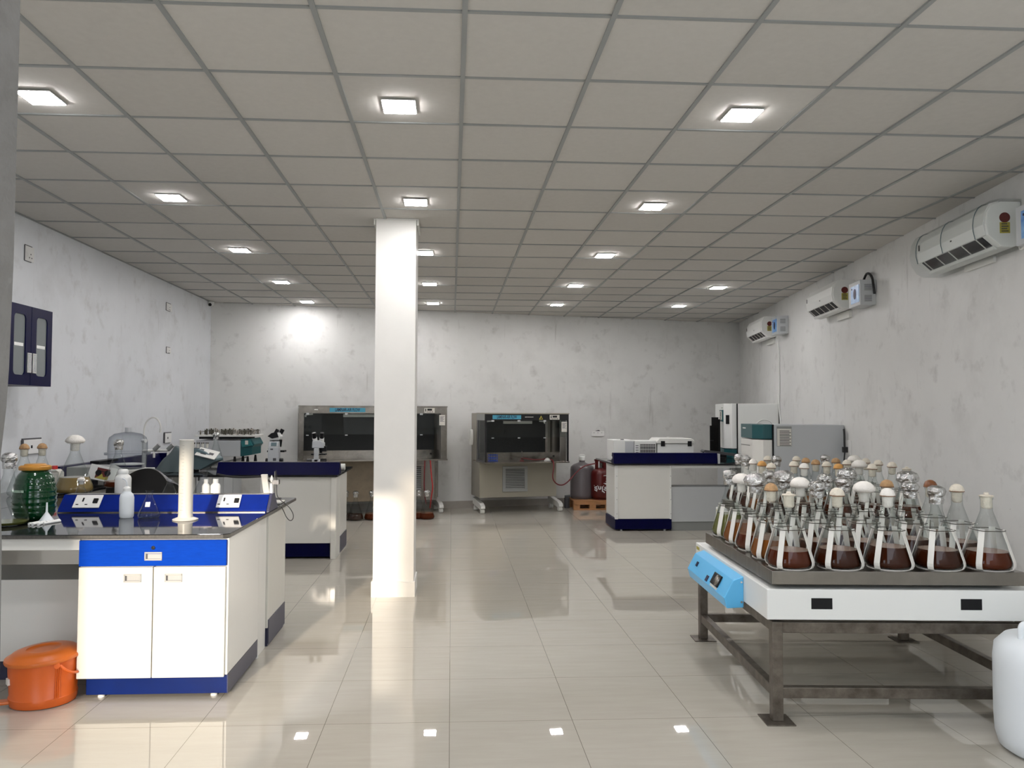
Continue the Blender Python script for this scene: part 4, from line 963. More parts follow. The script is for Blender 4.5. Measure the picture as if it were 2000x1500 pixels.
def stab(yc, zc, label, cable):
    t = thing('voltage_stabiliser', label, 'stabiliser', (wr(yc), yc, zc), -rw, 'voltage stabilisers beside the air conditioners')
    g = G(); g.box(-.15, 0, -.155, .155, -.125, .125); g.out('case', M['grey'], t, bevel=.006)
    # near face vents and the far/left (room-facing) sticker
    g = G()
    for k in range(6):
        for zz in (.05, -.06): g.box(-.11, -.04, -.1565, -.154, zz-.03+.011*k, zz-.026+.011*k)
    g.out('vent_slots', M['dgrey'], t)
    g = G(); g.box(-.153, -.149, -.13, .09, -.09, .085); st = g.out('sticker', M['sticker'], t)
    g = G(); g.lathe([(0, 0), (.035, 0), (.035, .002), (0, .002)], seg=20, M=Matrix.Translation((-.153, -.02, 0)) @ Matrix.Rotation(-PI/2, 4, 'Y'), sx=1.5); g.box(-.156, -.153, .05, .065, .05, .065); g.out('sticker_emblem', M['ink'], st)
    if cable:
        g = G(); g.tube([(-.03, .10, .12), (-.03, .07, .17), (-.03, -.02, .22), (-.03, -.14, .16), (-.03, -.175, .05), (-.02, -.17, -.02)], .012, 8, smooth=2); g.out('cable_loop', M['cable'], t, smooth=True)
    return t
ac(5.36, 'nearest air conditioner, still wrapped in clear plastic film', 2.765, True, 1.02)
ac(8.27, 'middle air conditioner of the three on the right wall', 2.76, False)
ac(11.3, 'farthest air conditioner, next to the corner of the room', 2.76, False)
stab(4.50, 2.70, 'stabiliser box at the right picture edge with blue sticker', False)
stab(7.42, 2.70, 'stabiliser box with black cable loop beside the middle air conditioner', True)
stab(10.42, 2.73, 'farthest stabiliser box, beside the corner air conditioner', False)
g = G(); q = 10.72; g.tube([(wr(q)-.05, q, 2.62), (wr(q)-.02, q-.02, 2.45), (wr(q)-.012, q, 2.2), (wr(q)-.012, q-.01, 1.9), (wr(q)-.012, q+.02, 1.65), (wr(q)-.015, q-.05, 1.35)], .010, 8, smooth=2)
tag(g.out('drain_pipe', M['white'], smooth=True), 'thin white pipe running down the wall below the farthest stabiliser', 'pipe')
g = G(); q = 4.8; g.tube([(wr(q)-.06, q-.0, 2.83), (wr(q)-.1, q-.1, 2.86), (wr(q)-.12, q-.17, 2.80)], .006, 6, smooth=2); g.tube([(wr(q)-.05, q, 2.68), (wr(q)-.1, q-.06, 2.60), (wr(q)-.14, q-.12, 2.55), (wr(q)-.16, q-.2, 2.57)], .006, 6, smooth=2)
tag(g.out('cable', M['offw'], smooth=True), 'white cable between the nearest air conditioner and its stabiliser', 'cable')

# ------------------------------------------------------------------ wall fittings
P_ = at(1169, 847, y=12.64); wy = wl(P_.x)
t = thing('wall_socket', 'long white socket board on the back wall above the gas cylinder', 'socket', (P_.x, wy, P_.z), math.atan(.219))
g = G(); g.box(-.115, .115, -.02, 0, -.042, .042); g.out('plate', M['socket'], t, bevel=.004); g = G(); g.box(-.03, .04, -.012, 0, .042, .052); g.box(.0, .03, -.012, 0, .052, .06); g.out('chipped_edge', M['dgrey'], t); g = G(); [g.cyl((x, -.021, .015), (x, -.019, .015), .006, 8) for x in (-.07, .0, .07)]; g.out('pin_hole', M['dgrey'], t, split=True)
def lwsock(u, v, w_, h_, label, kind='plate', nm='wall_socket'):
    q = at(u, v, x=xl)
    t = thing(nm, label, 'socket', (xl, q.y, q.z))
    if kind == 'plate':
        g = G(); g.box(0, .018, -w_/2, w_/2, -h_/2, h_/2); g.out('plate', M['socket'], t, bevel=.003); g = G(); g.box(0, .012, -w_/2-.004, w_/2+.004, h_/2, h_/2+.012); g.box(0, .02, -w_/2-.012, -w_/2-.002, -h_/2, h_/2); g.out('dark_edge', M['dgrey'], t)
        g = G(); g.box(.018, .021, -.03, -.01, -.012, .012); g.out('socket_opening', M['black'], t)
    else:
        g = G(); g.box(0, .003, -w_/2, w_/2, -h_/2, h_/2); g.out('cover', M['wall'], t)
        g = G(); g.box(.0, .006, -w_/2-.008, -w_/2, -h_/2, h_/2); g.box(0, .006, -w_/2-.004, w_/4, h_/2, h_/2+.006); g.box(0, .006, -w_/2-.004, w_/5, -h_/2-.006, -h_/2); g.out('cracked_edge', M['dgrey'], t)
        g = G(); [g.cyl((.003, y, z), (.005, y, z), .006, 8) for y, z in ((.02, .0), (.035, -.03), (.0, -.03))]; g.out('pin_hole', M['dgrey'], t, split=True)
    return t
lwsock(60, 872, .28, .12, 'white socket board on the left wall behind the plugged flasks')
lwsock(326, 855, .22, .12, 'white socket on the left wall right of the gooseneck tap')
lwsock(57, 496, .14, .125, 'blank cover with cracked edge high on the left wall, nearest', 'c', 'wall_box_cover')
lwsock(330, 600, .2, .09, 'blank cover high on the left wall near the back corner', 'c', 'wall_box_cover')
lwsock(329, 684, .16, .07, 'small painted cover below the high one on the left wall', 'c', 'wall_box_cover')
q = at(410, 590, y=11.35); t = thing('security_camera', 'small white dome camera in the back left ceiling corner', 'camera', (q.x+.02, 11.32, ZC-.006))
g = G(); g.lathe([(0, 0), (.05, 0), (.05, -.035), (.03, -.06), (0, -.068)], seg=20); g.out('housing', M['white'], t, smooth=True); g = G(); g.cyl((0, -.03, -.04), (.01, -.056, -.05), .022, 16); g.out('lens', M['black'], t, smooth=True)

# blue wall cabinet
xa_ = xl+.33
yA, yB_ = at(25, 660, x=xa_).y-.35, at(102, 660, x=xa_).y
zt_ = at(102, 609, x=xa_).z; zb_ = at(97, 755, x=xa_).z
t = thing('wall_cabinet', 'navy wall cabinet with two rounded glass doors on the left wall', 'cabinet', (0, 0, 0))
g = G(); g.box(xl+.005, xa_-.02, yA, yB_, zb_, zt_); g.out('body', M['blue'], t, bevel=.002)
ym = at(61, 660, x=xa_).y
def cdoor(y0_, y1_, hy):
    m_ = .075; zz0, zz1 = zb_+.075, zt_-.07
    Y0, Y1 = y0_+m_, y1_-m_
    # frame with rounded opening
    g = G(); bm = g.bm
    out_ = [(y0_+.003, zb_), (y1_-.003, zb_), (y1_-.003, zt_), (y0_+.003, zt_)]
    inn = []
    r_ = .035
    for (cy_, cz_, a0_) in ((Y1-r_, zz0+r_, -PI/2), (Y1-r_, zz1-r_, 0), (Y0+r_, zz1-r_, PI/2), (Y0+r_, zz0+r_, PI)):
        for k in range(5): a_ = a0_+PI/2*k/4; inn.append((cy_+r_*math.cos(a_), cz_+r_*math.sin(a_)))
    for xx in (xa_-.018, xa_):
        ov = [bm.verts.new((xx, p[0], p[1])) for p in out_]; iv = [bm.verts.new((xx, p[0], p[1])) for p in inn]
        oe = [(1, 0), (2, 1), (3, 2), (0, 3)]
        for c in range(4):
            o_ = ov[(c+1) % 4]
            for k in range(4): g._f([o_, iv[c*5+k], iv[c*5+k+1]])
            nx = ov[(c+2) % 4]
            g._f([o_, iv[c*5+4], iv[(c*5+5) % 20], nx])
        if xx < xa_: O1, I1 = ov, iv
    for k in range(4): g._f([O1[k], O1[(k+1) % 4], ov[(k+1) % 4], ov[k]])
    for k in range(20): g._f([I1[k], I1[(k+1) % 20], iv[(k+1) % 20], iv[k]])
    d = g.out('door', M['blue'], t)
    g = G(); g.box(xa_-.012, xa_-.008, Y0-.01, Y1+.01, zz0-.01, zz1+.01); g.out('door_glass', mat('cabinet_glass', (.16, .18, .18), .08, spec=.7), d)
    zc_ = (zz0+zz1)/2
    g = G(); g.box(xa_-.0078, xa_-.006, Y0+.02, Y1-.02, zc_-.012, zc_+.012); g.out('shelf_edge', M['white'], d)
    g = G(); hz = zb_+.17; g.box(xa_, xa_+.012, hy-.028, hy-.02, hz-.075, hz+.075); g.box(xa_, xa_+.012, hy+.02, hy+.028, hz-.075, hz+.075); g.box(xa_, xa_+.012, hy-.02, hy+.02, hz-.075, hz-.067); g.box(xa_, xa_+.012, hy-.02, hy+.02, hz+.067, hz+.075); g.box(xa_+.0, xa_+.003, hy-.012, hy+.02, hz-.067, hz+.067); g.out('handle', M['chrome'], d)
cdoor(ym, yB_, ym+.035); cdoor(ym-(yB_-ym), ym, ym-.035)

# ------------------------------------------------------------------ orange pedal bin
t = thing('pedal_bin', 'oval orange plastic pedal bin with lid, left of the two-door cabinet', 'bin', (-2.105, 4.155, 0), math.radians(18)); t.scale = (.93, .93, 1)
g = G(); g.lathe([(0, .004), (.155, .004), (.16, .02), (.163, .045), (.158, .05), (.168, .20), (.170, .235), (.165, .235)], seg=48, sx=1.05, sy=.95); g.out('bucket', M['orange'], t, smooth=50)
Mt = Matrix.Translation((0, 0, .235)) @ Matrix.Rotation(math.radians(-3), 4, 'Y') @ Matrix.Rotation(math.radians(2), 4, 'X')
g = G(); g.lathe([(.168, -.008), (.184, -.008), (.187, .0), (.184, .010), (.165, .018), (.15, .030), (.12, .038), (.085, .040), (.08, .034), (.045, .032), (0, .034)], seg=48, sx=1.05, sy=.95, M=Mt); g.out('lid', M['orangelid'], t, smooth=50)
g = G(); g.tube([(.10, -.148, .215), (.125, -.150, .19), (.155, -.125, .165), (.182, -.06, .15), (.186, .02, .15)], .007, 8, smooth=2); g.lathe([(0, 0), (.016, 0), (.016, .01), (0, .01)], (0, 0, 0), 14, M=Matrix.Translation((.085, -.145, .215)) @ Matrix.Rotation(PI/2, 4, 'X')); g.out('carry_handle', M['orange'], t, smooth=True)
g = G(); [g.tube([(.165*1.05*math.cos(a), .165*.95*math.sin(a), .05), (.172*1.05*math.cos(a), .172*.95*math.sin(a), .21)], .003, 6) for a in (-1.0, -1.05, -1.1)]; g.out('rib', M['orange'], t, split=True)
g = G(); g.box(-.235, -.13, -.06, .0, .018, .034, ); g.out('pedal', M['orangelid'], t, bevel=.006)
g = G(); g.box(-.006, .006, -.02, .02, -.015, .015, M=Matrix.Translation((.166*1.05*math.cos(-2.75), .166*.95*math.sin(-2.75), .135)) @ Matrix.Rotation(-2.75, 4, 'Z')); g.out('sticker', M['paper'], t)

# ------------------------------------------------------------------ white jug at bottom right
jq = at(1975, 1495, z=0)
t = thing('water_jug', 'large translucent white plastic can with top handle, nearest at lower right', 'jug', (2.30+.10, 3.20+.14, 0))
t.location = (at(2068, 1400, y=3.3).x, 3.32, 0)
g = G(); g.lathe([(0, 0), (.185, 0), (.215, .02), (.228, .07), (.232, .15), (.232, .40), (.225, .46), (.19, .50), (.12, .52), (0, .525)], seg=56); g.out('body', M['pe'], t, smooth=60)
g = G(); g.tube([(-.15, 0, .505), (-.15, 0, .56), (-.13, 0, .575), (.02, 0, .575), (.04, 0, .56), (.04, 0, .515)], .014, 10, smooth=2); g.out('handle', M['pe'], t, smooth=True)
g = G(); g.cyl((.12, .02, .50), (.12, .02, .56), .045, 24); g.out('cap', M['white'], t, smooth=True)

# ------------------------------------------------------------------ things on the nearest bench
def at_top(u, v): return at(u, v, z=ZT)
q = at_top(247, 1011); t = thing('wash_bottle', 'white squeeze wash bottle with bent nozzle on the nearest worktop', 'bottle', (q.x, q.y, ZT+.001))
g = G(); g.lathe([(0, 0), (.036, 0), (.040, .008), (.041, .03), (.041, .12), (.036, .14), (.022, .155), (.020, .162), (0, .163)], seg=32); g.out('body', M['pe'], t, smooth=50)
g = G(); g.lathe([(0, .16), (.022, .16), (.022, .178), (.010, .188), (0, .19)], seg=20); g.out('cap', M['white'], t, smooth=True)
g = G(); g.tube([(0, 0, .18), (-.002, 0, .21), (-.010, 0, .228), (-.028, 0, .236)], .0038, 8, smooth=2); g.out('nozzle', M['pe'], t, smooth=True)
q = at_top(291, 1011)
def sflask(u, v, y, sc, label, stop=None, z=None, liq='liqclear'):
    key = ('small', sc)
    q = at(u, v, y=y) if y else at_top(u, v)
    t = thing('conical_flask', label, 'flask', (q.x, q.y, (ZT+.001) if z is None else z))
    g = G(); P = [(0, 0), (.05, 0), (.058, .006), (.060, .016), (.057, .028), (.022, .108), (.0185, .118), (.018, .148), (.021, .152), (.020, .154)]
    g.lathe([(r*sc, zz*sc) for r, zz in P], seg=32); g.out('glass_body', M['glassb'], t, smooth=60)
    if stop == 'cotton':
        random.seed(2); g = G(); g.lathe([(0, .13*sc), (.016*sc, .132*sc), (.0175*sc, .153*sc), (.024*sc, .158*sc), (.022*sc, .172*sc), (0, .18*sc)], seg=16, jit=.05); g.out('cotton_plug', M['cottonw'], t, smooth=60)
    return t
t = sflask(291, 1011, None, 1.07, 'clear empty conical flask between wash bottle and tall cylinder')
g = G(); g.box(-.016, .012, -.062, -.060, .035, .065, M=Matrix.Rotation(0, 4, 'Z')); fl = g.out('white_patch', M['inkw'], t); fl.rotation_euler = (math.radians(-22), 0, 0); fl.location = (0, .019, .012)
g = G(); g.lathe([(0, .002), (.052, .003), (.058, .014), (0, .0145)], seg=28); g.out('liquid', M['pane'], t, smooth=True)
q = at_top(362, 1015); t = thing('measuring_cylinder', 'tall frosted plastic measuring cylinder standing on the nearest worktop', 'cylinder', (q.x, q.y, ZT+.001))
g = G(); g.lathe([(0, 0), (.072, 0), (.073, .005), (.060, .010), (.043, .016), (.041, .03), (.0405, .468), (.043, .472), (.041, .475), (.038, .47), (.038, .03), (0, .028)], seg=36); g.out('tube', M['pecream'], t, smooth=50)
g = G(); [g.prism([(-.012 if k % 5 else -.02, .06+.02*k), (.0, .06+.02*k), (0, .0615+.02*k), (-.012 if k % 5 else -.02, .0615+.02*k)], 'y', -.0415, -.0405) for k in range(20)]; g.out('graduation', M['mgrey'], t)
# green jar
q = at(66, 1025, y=4.72); t = thing('storage_jar', 'big dark green ribbed jar with ochre screw lid', 'jar', (q.x, 4.72, ZT+.001))
P = [(0, 0), (.085, 0), (.092, .012)]
R0 = [(.10, .04), (.112, .09), (.117, .14), (.118, .19), (.112, .235), (.09, .265)]
for k in range(24):
    z = .02+.25*k/24
    b_ = .090+.028*math.sin(PI*min(1, (z+.03)/.31)) ; P.append((b_*1.0+.0028*math.sin(z*2*PI/.033), z))
P += [(.085, .272), (.072, .284), (.070, .30), (0, .30)]
g = G(); g.lathe(P, seg=48); g.out('body', M['green'], t, smooth=60)
g = G(); g.lathe([(0, .292), (.082, .292), (.086, .296), (.086, .312), (.078, .318), (.060, .320), (.056, .328), (0, .330)], seg=40); g.out('lid', M['yellow'], t, smooth=50)
g = G(); pts = [-2.35+k*.1 for k in range(9)]
for a_, b_ in zip(pts, pts[1:]):
    rr_ = .1235; g.quad((rr_*math.cos(a_), rr_*math.sin(a_), .168), (rr_*math.cos(b_), rr_*math.sin(b_), .168), (rr_*math.cos(b_), rr_*math.sin(b_), .182), (rr_*math.cos(a_), rr_*math.sin(a_), .182))
g.out('tape_label', M['greenp'], t)
q = at(36, 1018, y=4.50); flask(('liqgreen', .02, 'foil'), (q.x-.06, 4.50, ZT+.001), 'foil-capped flask at the left picture edge, in front of the green jar', None, 1)
bpy.context.view_layer.update()
# funnel and pipette tubes lying
q = at(91, 1010, y=4.62); t = thing('funnel', 'small clear plastic funnel standing mouth-down by the white tubes', 'funnel', (q.x, 4.62, ZT+.001))
g = G(); g.lathe([(.040, 0), (.041, .002), (.006, .055), (.0045, .11), (.0035, .11), (.005, .055), (.038, .002)], seg=28); g.out('cone', M['pe'], t, smooth=50)
for k, (u0, v0, u1, v1) in enumerate(((57, 1020, 76, 1016), (64, 1021, 92, 1014), (75, 1021, 103, 1012), (86, 1019, 118, 1014), (92, 1017, 116, 1012))):
    a_, b_ = at(u0, v0+3, z=ZT+.006), at(u1, v1+3, z=ZT+.006)
    g = G(); d_ = (b_-a_).normalized(); g.cyl(a_, b_, .0062, 10); g.cyl(a_-d_*.002, a_+d_*.012, .0075, 10)
    tag(g.out('centrifuge_tube', M['white'], smooth=True), 'short white plastic tube lying by the funnel, %s' % ['leftmost', 'second from left', 'third from left', 'frontmost on the right', 'rearmost on the right'][k], 'tube', 'plastic tubes on the nearest worktop')
# behind the riser
q = at(240, 962, y=5.62); t = thing('reagent_bottle', 'white plastic bottle with round cap behind the socket riser', 'bottle', (q.x, 5.62, ZT+.001))
g = G(); g.lathe([(0, 0), (.050, 0), (.054, .008), (.054, .165), (.048, .182), (.034, .192), (.032, .198), (0, .198)], seg=32); g.out('body', M['white'], t, smooth=50)
g = G(); g.lathe([(0, .196), (.034, .196), (.035, .20), (.034, .222), (.026, .23), (0, .231)], seg=24); g.out('cap', M['white'], t, smooth=50)
sflask(331, 965, 5.60, 1.1, 'small clear flask just behind the riser, left of the tall cylinder')
sflask(397, 965, 5.66, 1.35, 'clear flask just behind the riser, right of the tall cylinder')
sflask(158, 962, 5.50, 1.02, 'small cotton-plugged flask behind the riser in front of the big flask', 'cotton')
for k, (u, v, y, lab) in enumerate(((402, 960, 5.48, 'small white bottle behind the riser right of the tall cylinder'), (421, 958, 5.5, 'small white wide-shouldered bottle behind the riser, rightmost'))):
    q = at(u, v, y=y); t = thing('reagent_bottle', lab, 'bottle', (q.x, y, ZT+.001)); s_ = .8 if k == 0 else 1.05
    g = G(); g.lathe([(0, 0), (.03*s_, 0), (.032*s_, .01), (.032*s_, .125), (.02*s_, .14), (0, .142)], seg=20); g.out('body', M['white'], t, smooth=50); g = G(); g.cyl((0, 0, .14), (0, 0, .17), .018*s_, 18); g.out('cap', M['white'], t, smooth=50)
# electrode stand
q = at(531, 930, y=5.55); ex = at(520, 940, y=5.5).x
t = thing('electrode_stand', 'cream electrode arm holding a white probe at the bench end', 'electrode stand', (0, 0, 0))
def E_(u, v, y=5.5): return tuple(at(u, v, y=y))
ytop = 5.5
g = G()
a_, b_ = at(517, 926, y=ytop), at(524, 965, y=ytop)
g.prism([(a_.x-.024, a_.z), (a_.x+.018, a_.z), (b_.x+.022, ZT+.012), (b_.x-.02, ZT+.012)][::-1], 'y', ytop-.018, ytop+.018); g.out('arm_post', M['lamdoor'], t, bevel=.004)
g = G(); g.box(b_.x-.06, b_.x+.10, ytop-.05, ytop+.09, ZT+.001, ZT+.014); g.out('base', M['lamdoor'], t, bevel=.004)
g = G(); g.tube([(a_.x, ytop, a_.z-.035), (a_.x+.05, ytop, a_.z-.05), (a_.x+.09, ytop+.01, a_.z-.055)], .009, 8); g.box(a_.x+.055, a_.x+.10, ytop-.012, ytop+.03, a_.z-.07, a_.z-.04); g.out('holder_arm', M['steelc'], t, smooth=True)
pr = at(530, 940, y=ytop)
g = G(); g.lathe([(0, .0), (.016, 0), (.016, .055), (.012, .062), (.010, .12), (.006, .125)], (pr.x, ytop, ZT+.016), 16); g.out('probe_sleeve', M['pe'], t, smooth=50)
g = G(); g.lathe([(0, .13), (.009, .132), (.012, .15), (.008, .165), (.003, .18), (0, .181)], (pr.x+.002, ytop, ZT+.016), 14); g.out('probe_cap', M['white'], t, smooth=50)
pr2 = at(537, 940, y=ytop)
g = G(); g.cyl((pr2.x-.003, ytop+.01, ZT+.014), (pr2.x-.003, ytop+.01, a_.z+.02), .0045, 10); g.out('rod', M['steel'], t, smooth=True)
g = G(); pts = [E_(539, 918), E_(541, 935), E_(540, 960), E_(542, 972, 5.5), E_(556, 979, 5.46), E_(565, 990, 5.30), E_(573, 1003, 5.3), E_(573, 1013, 5.3), E_(567, 1018, 5.3), E_(559, 1010, 5.3), E_(553, 995, 5.34), E_(547, 986, 5.4)]
pts[4] = (pts[4][0], pts[4][1], ZT+.004)
g.tube(pts, .0028, 6, smooth=3); q0 = at(547, 986, z=ZT+.004); g.tube([tuple(at(547, 986, z=ZT+.004)), tuple(at(538, 984, z=ZT+.004)), tuple(at(530, 985, z=ZT+.004))], .0028, 6, smooth=1)
tag(g.out('probe_cable', M['cable'], smooth=True), 'thin black probe cable looping over the end of the nearest bench', 'cable')

# ------------------------------------------------------------------ left wall bench
ZW = ZT+.001
flq = at(143, 950, y=6.3); flask(('liqyel', .11, 'mush', ), (at(145, 940, y=6.25).x, 6.25, ZW), 'large flask of pale liquid with white cotton plug on the left bench', None, 0, 'flask').scale = (1.27, 1.27, 1.12)
for k, (u, yy, kind, lab) in enumerate(((47, 6.05, ('', 0, 'tan'), 'empty tan-plugged flask behind the green jar, left one'), (82, 6.15, ('', 0, 'tan'), 'empty tan-plugged flask behind the green jar, right one'))):
    flask(kind, (at(u, 900, y=yy).x, yy, ZW), lab, None, k)
flask(('liqred', .05, 'foil'), (at(231, 900, y=6.7).x, 6.70, ZW), 'foil-capped flask in front of the clear desiccator', None, 2)
q = at(104, 940, y=6.4); t = thing('jerrycan', 'square cream plastic bottle with red cap behind the green jar', 'bottle', (q.x, 6.42, ZW))
g = G(); g.box(-.055, .055, -.045, .045, 0, .15); g.prism([(-.055, .15), (.055, .15), (.028, .172), (-.028, .172)], 'y', -.045, .045); g.out('body', M['pecream'], t, bevel=.008, seg=3); g = G(); g.box(-.038, .038, -.047, -.0455, .03, .12); g.out('label', M['paper'], t); g = G(); g.cyl((-.0, 0, .17), (0, 0, .2), .021, 20); g.out('cap', M['redcap'], t, smooth=True)
# balance / hot plate with sunglasses sticker
q = at(150, 925, y=7.1); a = at(117, 920, y=7.0).x; b = at(186, 920, y=7.0).x; c = at(226, 920, y=7.0).x
t = thing('bench_balance', 'grey bench instrument with white slanted front panel behind the large flask', 'instrument', (0, 0, ZW))
a = max(a, xl+.16)
g = G(); g.box(a, b, 6.95, 7.3, .035, .15); g.out('housing', M['mgrey'], t, bevel=.006)
g = G(); [g.cyl((x, y, 0), (x, y, .04), .02) for x in (a+.05, c-.08) for y in (7.0, 7.25)]; g.out('foot', M['black'], t, split=True)
g = G(); g.prism([(b, .035), (b+.06, .035), (c-.01, .055), (c, .075), (b+.04, .15), (b, .15)], 'y', 6.95, 7.3); g.out('front_housing', M['mgrey'], t, bevel=.004)
# slanted white panel facing the camera-right
Mp = Matrix.Translation(((b+c)/2+.0, 6.94, .095)) @ Matrix.Rotation(math.radians(12), 4, 'Y') @ Matrix.Rotation(math.radians(-14), 4, 'X')
g = G(); g.box(-.115, .115, -.006, 0, -.065, .065, M=Mp); wp = g.out('control_panel', M['white'], t, bevel=.003)
g = G(); g.box(-.05, .06, -.0085, -.006, -.05, .045, M=Mp); pc = g.out('picture_sticker', M['starr'], wp)
g = G(); g.prism([(-.05, -.05), (.06, -.05), (.06, -.02), (.02, -.03), (.0, .0), (-.02, -.03)], 'y', -.0095, -.0085, M=Mp); g.out('yellow_area', M['stary'], pc)
g = G(); g.cyl(Mp @ Vector((-.03, -.012, .0)), Mp @ Vector((-.03, -.008, .0)), .026, 18); g.cyl(Mp @ Vector((.045, -.012, .01)), Mp @ Vector((.045, -.008, .01)), .026, 18); g.box(-.02, .04, -.011, -.009, .015, .02, M=Mp); g.out('sunglasses_print', M['black'], pc)
t = thing('tray', 'flat black tray lying behind the bench instrument', 'tray', (0, 0, ZW))
a2_, b2_ = at(125, 905, y=7.6).x, at(212, 905, y=7.6).x
a2_ = max(a2_, xl+.16)
g = G(); g.box(a2_, b2_-.03, 7.45, 7.8, 0, .15); g.out('box', M['dgrey'], t, bevel=.004); g = G(); g.box(a2_-.005, b2_, 7.4, 7.82, .151, .175); g.out('lid', M['black'], t, bevel=.003)
# desiccator on a low box
q = at(245, 885, y=7.55); bxx = q.x
t = thing('storage_box', 'low white box under the clear desiccator', 'box', (bxx, 7.6, ZW))
g = G(); g.box(-.2, .2, -.17, .17, 0, .09); g.out('body', M['offw'], t, bevel=.006)
t = thing('desiccator', 'clear plastic domed desiccator on the left bench beside the gooseneck tap', 'desiccator', (bxx, 7.6, ZW+.091))
g = G(); g.lathe([(0, 0), (.13, 0), (.16, .012), (.17, .03), (.175, .13), (.205, .135), (.205, .145), (.17, .147)], seg=40); g.out('bowl', M['desic'], t, smooth=50)
g = G(); g.lathe([(.205, .146), (.205, .155), (.178, .16), (.176, .26), (.165, .30), (.12, .335), (.04, .35), (.025, .352), (0, .352)], seg=40); dm = g.out('dome', M['desic'], t, smooth=50)
g = G(); g.cyl((0, 0, .35), (0, 0, .395), .028, 16); g.out('knob', M['grey'], dm, smooth=True)
g = G(); g.lathe([(0, .04), (.15, .04), (.15, .048), (0, .048)], seg=32); g.out('plate', M['offw'], t)
g = G(); g.cyl((.16, -.06, .27), (.2, -.08, .27), .018, 12); g.out('stopcock', M['grey'], dm, smooth=True)
# gooseneck tap with two side taps
fq = at(281, 900, x=xl+.16); fy = fq.y
t = thing('laboratory_tap', 'white gooseneck laboratory tap with two grey-handled side outlets', 'tap', (xl+.16, fy, ZW))
def F(u, v): q = at(u, v, y=fy); return (q.x-(xl+.16), 0, q.z-ZW)
zc = at(281, 860, y=fy).z-ZW
g = G(); g.cyl((0, 0, 0), (0, 0, .3), .022, 16); g.lathe([(0, 0), (.035, 0), (.035, .012), (0, .012)], seg=20); cl_ = g.out('column', M['offw'], t, smooth=True)
g = G(); g.tube([(0, 0, .28), F(281, 845), F(283, 829), F(290, 818), F(300, 814), F(308, 818), F(313, 828), F(314, 836)], .009, 10, smooth=2); e_ = F(313.5, 838); g.cyl((e_[0], 0, e_[2]-.035), (e_[0], 0, e_[2]+.01), .012, 12); g.out('gooseneck', M['offw'], t, smooth=True)
za = F(300, 880)[2]
for k, (u, w_) in enumerate(((303, -.03), (326, .03))):
    x_ = F(u, 880)[0]
    g = G(); g.tube([(0, w_, za), (x_, w_, za), (x_, w_, za-.05)], .014, 10); g.cyl((x_, w_, za-.075), (x_, w_, za-.04), .012); arm = g.out('side_outlet', M['offw'], t, smooth=True)
    g = G(); g.cyl((x_+.0, w_, za+.01), (x_+.055, w_, za+.065), .024, 16); g.out('handle', M['mgrey'], arm, smooth=True)
# sink splash panel, blue
g = G(); q = at(303, 900, y=9.2); a, b = at(284, 893, y=9.1).x, at(322, 893, y=9.1).x
t = thing('socket_riser', 'short navy socket riser behind the laboratory tap', 'riser', (0, 0, ZW))
g = G(); g.prism([(a+.05, 0), (b-.0, .0), (b-.06, .15), (a+.05, .15)], 'y', 9.32, 9.36); g.out('panel', M['blue'], t, bevel=.003)
t.location.x = 0
# grey-green cover over an instrument
cxx = at(335, 890, y=8.45).x
t = thing('instrument_cover', 'dark grey-green cloth cover draped over an instrument, left of the tall cylinder', 'cover', (cxx, 8.5, ZW))
random.seed(11); g = G(); bm = g.bm; rows = []
nx, ny = 26, 12
for j in range(ny+1):
    row = []
    for i in range(nx+1):
        u_, v_ = i/nx, j/ny; x = -.22+.44*u_; y = -.20+.40*v_
        h = max(0, min(1, (u_-.02)/.55))**1.4*.26 if u_ < .62 else .26-.10*(u_-.62)/.38
        e = min(v_, 1-v_)*4; h *= min(1, e)**.5
        h += .012*math.sin(u_*17+v_*9)*min(1, e)*(1 if h > .03 else .3)
        row.append(bm.verts.new((x+.01*math.sin(v_*11), y+.012*math.sin(u_*14), max(.002, h))))
    rows.append(row)
for j in range(ny):
    for i in range(nx): g._f([rows[j][i], rows[j][i+1], rows[j+1][i+1], rows[j+1][i]])
ring_ = rows[0]+[r[-1] for r in rows[1:]]+rows[-1][-2::-1]+[r[0] for r in rows[-2:0:-1]]
g._f([bm.verts.new((v.co.x, v.co.y, 0)) for v in ring_][::-1])
o = g.out('cloth', M['tarp'], t); o.data.shade_smooth()
# colorimeter with vial row and white keypad
A_ = at(376, 890, y=8.6); B_ = at(432, 878, y=8.6)
t = thing('vial_heater', 'slate instrument with vials on top and white keypad, behind the tall cylinder', 'instrument', (A_.x, 8.5, ZW))
w_ = B_.x-A_.x
g = G(); g.prism([(-.02, .02), (w_*.45, .02), (w_*.98, .11), (w_*.98, .135), (w_*.62, .205), (w_*.35, .24), (-.02, .24)][::-1], 'y', -.06, .2); g.out('housing', M['tealgrey'], t, bevel=.005)
Mk = Matrix.Translation((w_*.64, -.03, .185)) @ Matrix.Rotation(math.radians(14), 4, 'Y') @ Matrix.Rotation(math.radians(28), 4, 'X')
g = G(); g.box(-w_*.34, w_*.36, -.08, .08, 0, .012, M=Mk); kp = g.out('keypad', M['offw'], t, bevel=.003)
g = G(); g.box(-.09, -.05, .03, .05, .012, .014, M=Mk); g.box(.02, .07, -.02, .02, .012, .014, M=Mk); g.box(-.06, .0, -.04, -.02, .012, .014, M=Mk); g.out('key', M['dgrey'], kp, split=True)
g = G(); g.box(.0, w_*.35, .04, .15, .24, .246); g.out('vial_rack', M['dgrey'], t)
for k in range(4):
    g = G(); x = .02+k*.048; g.cyl((x, .07, .246), (x, .07, .29), .015, 12); vv = g.out('vial', M['pecream'], t, smooth=True); g = G(); g.cyl((x, .07, .29), (x, .07, .305), .017, 12); g.out('vial_cap', M['steel'], vv, smooth=True)
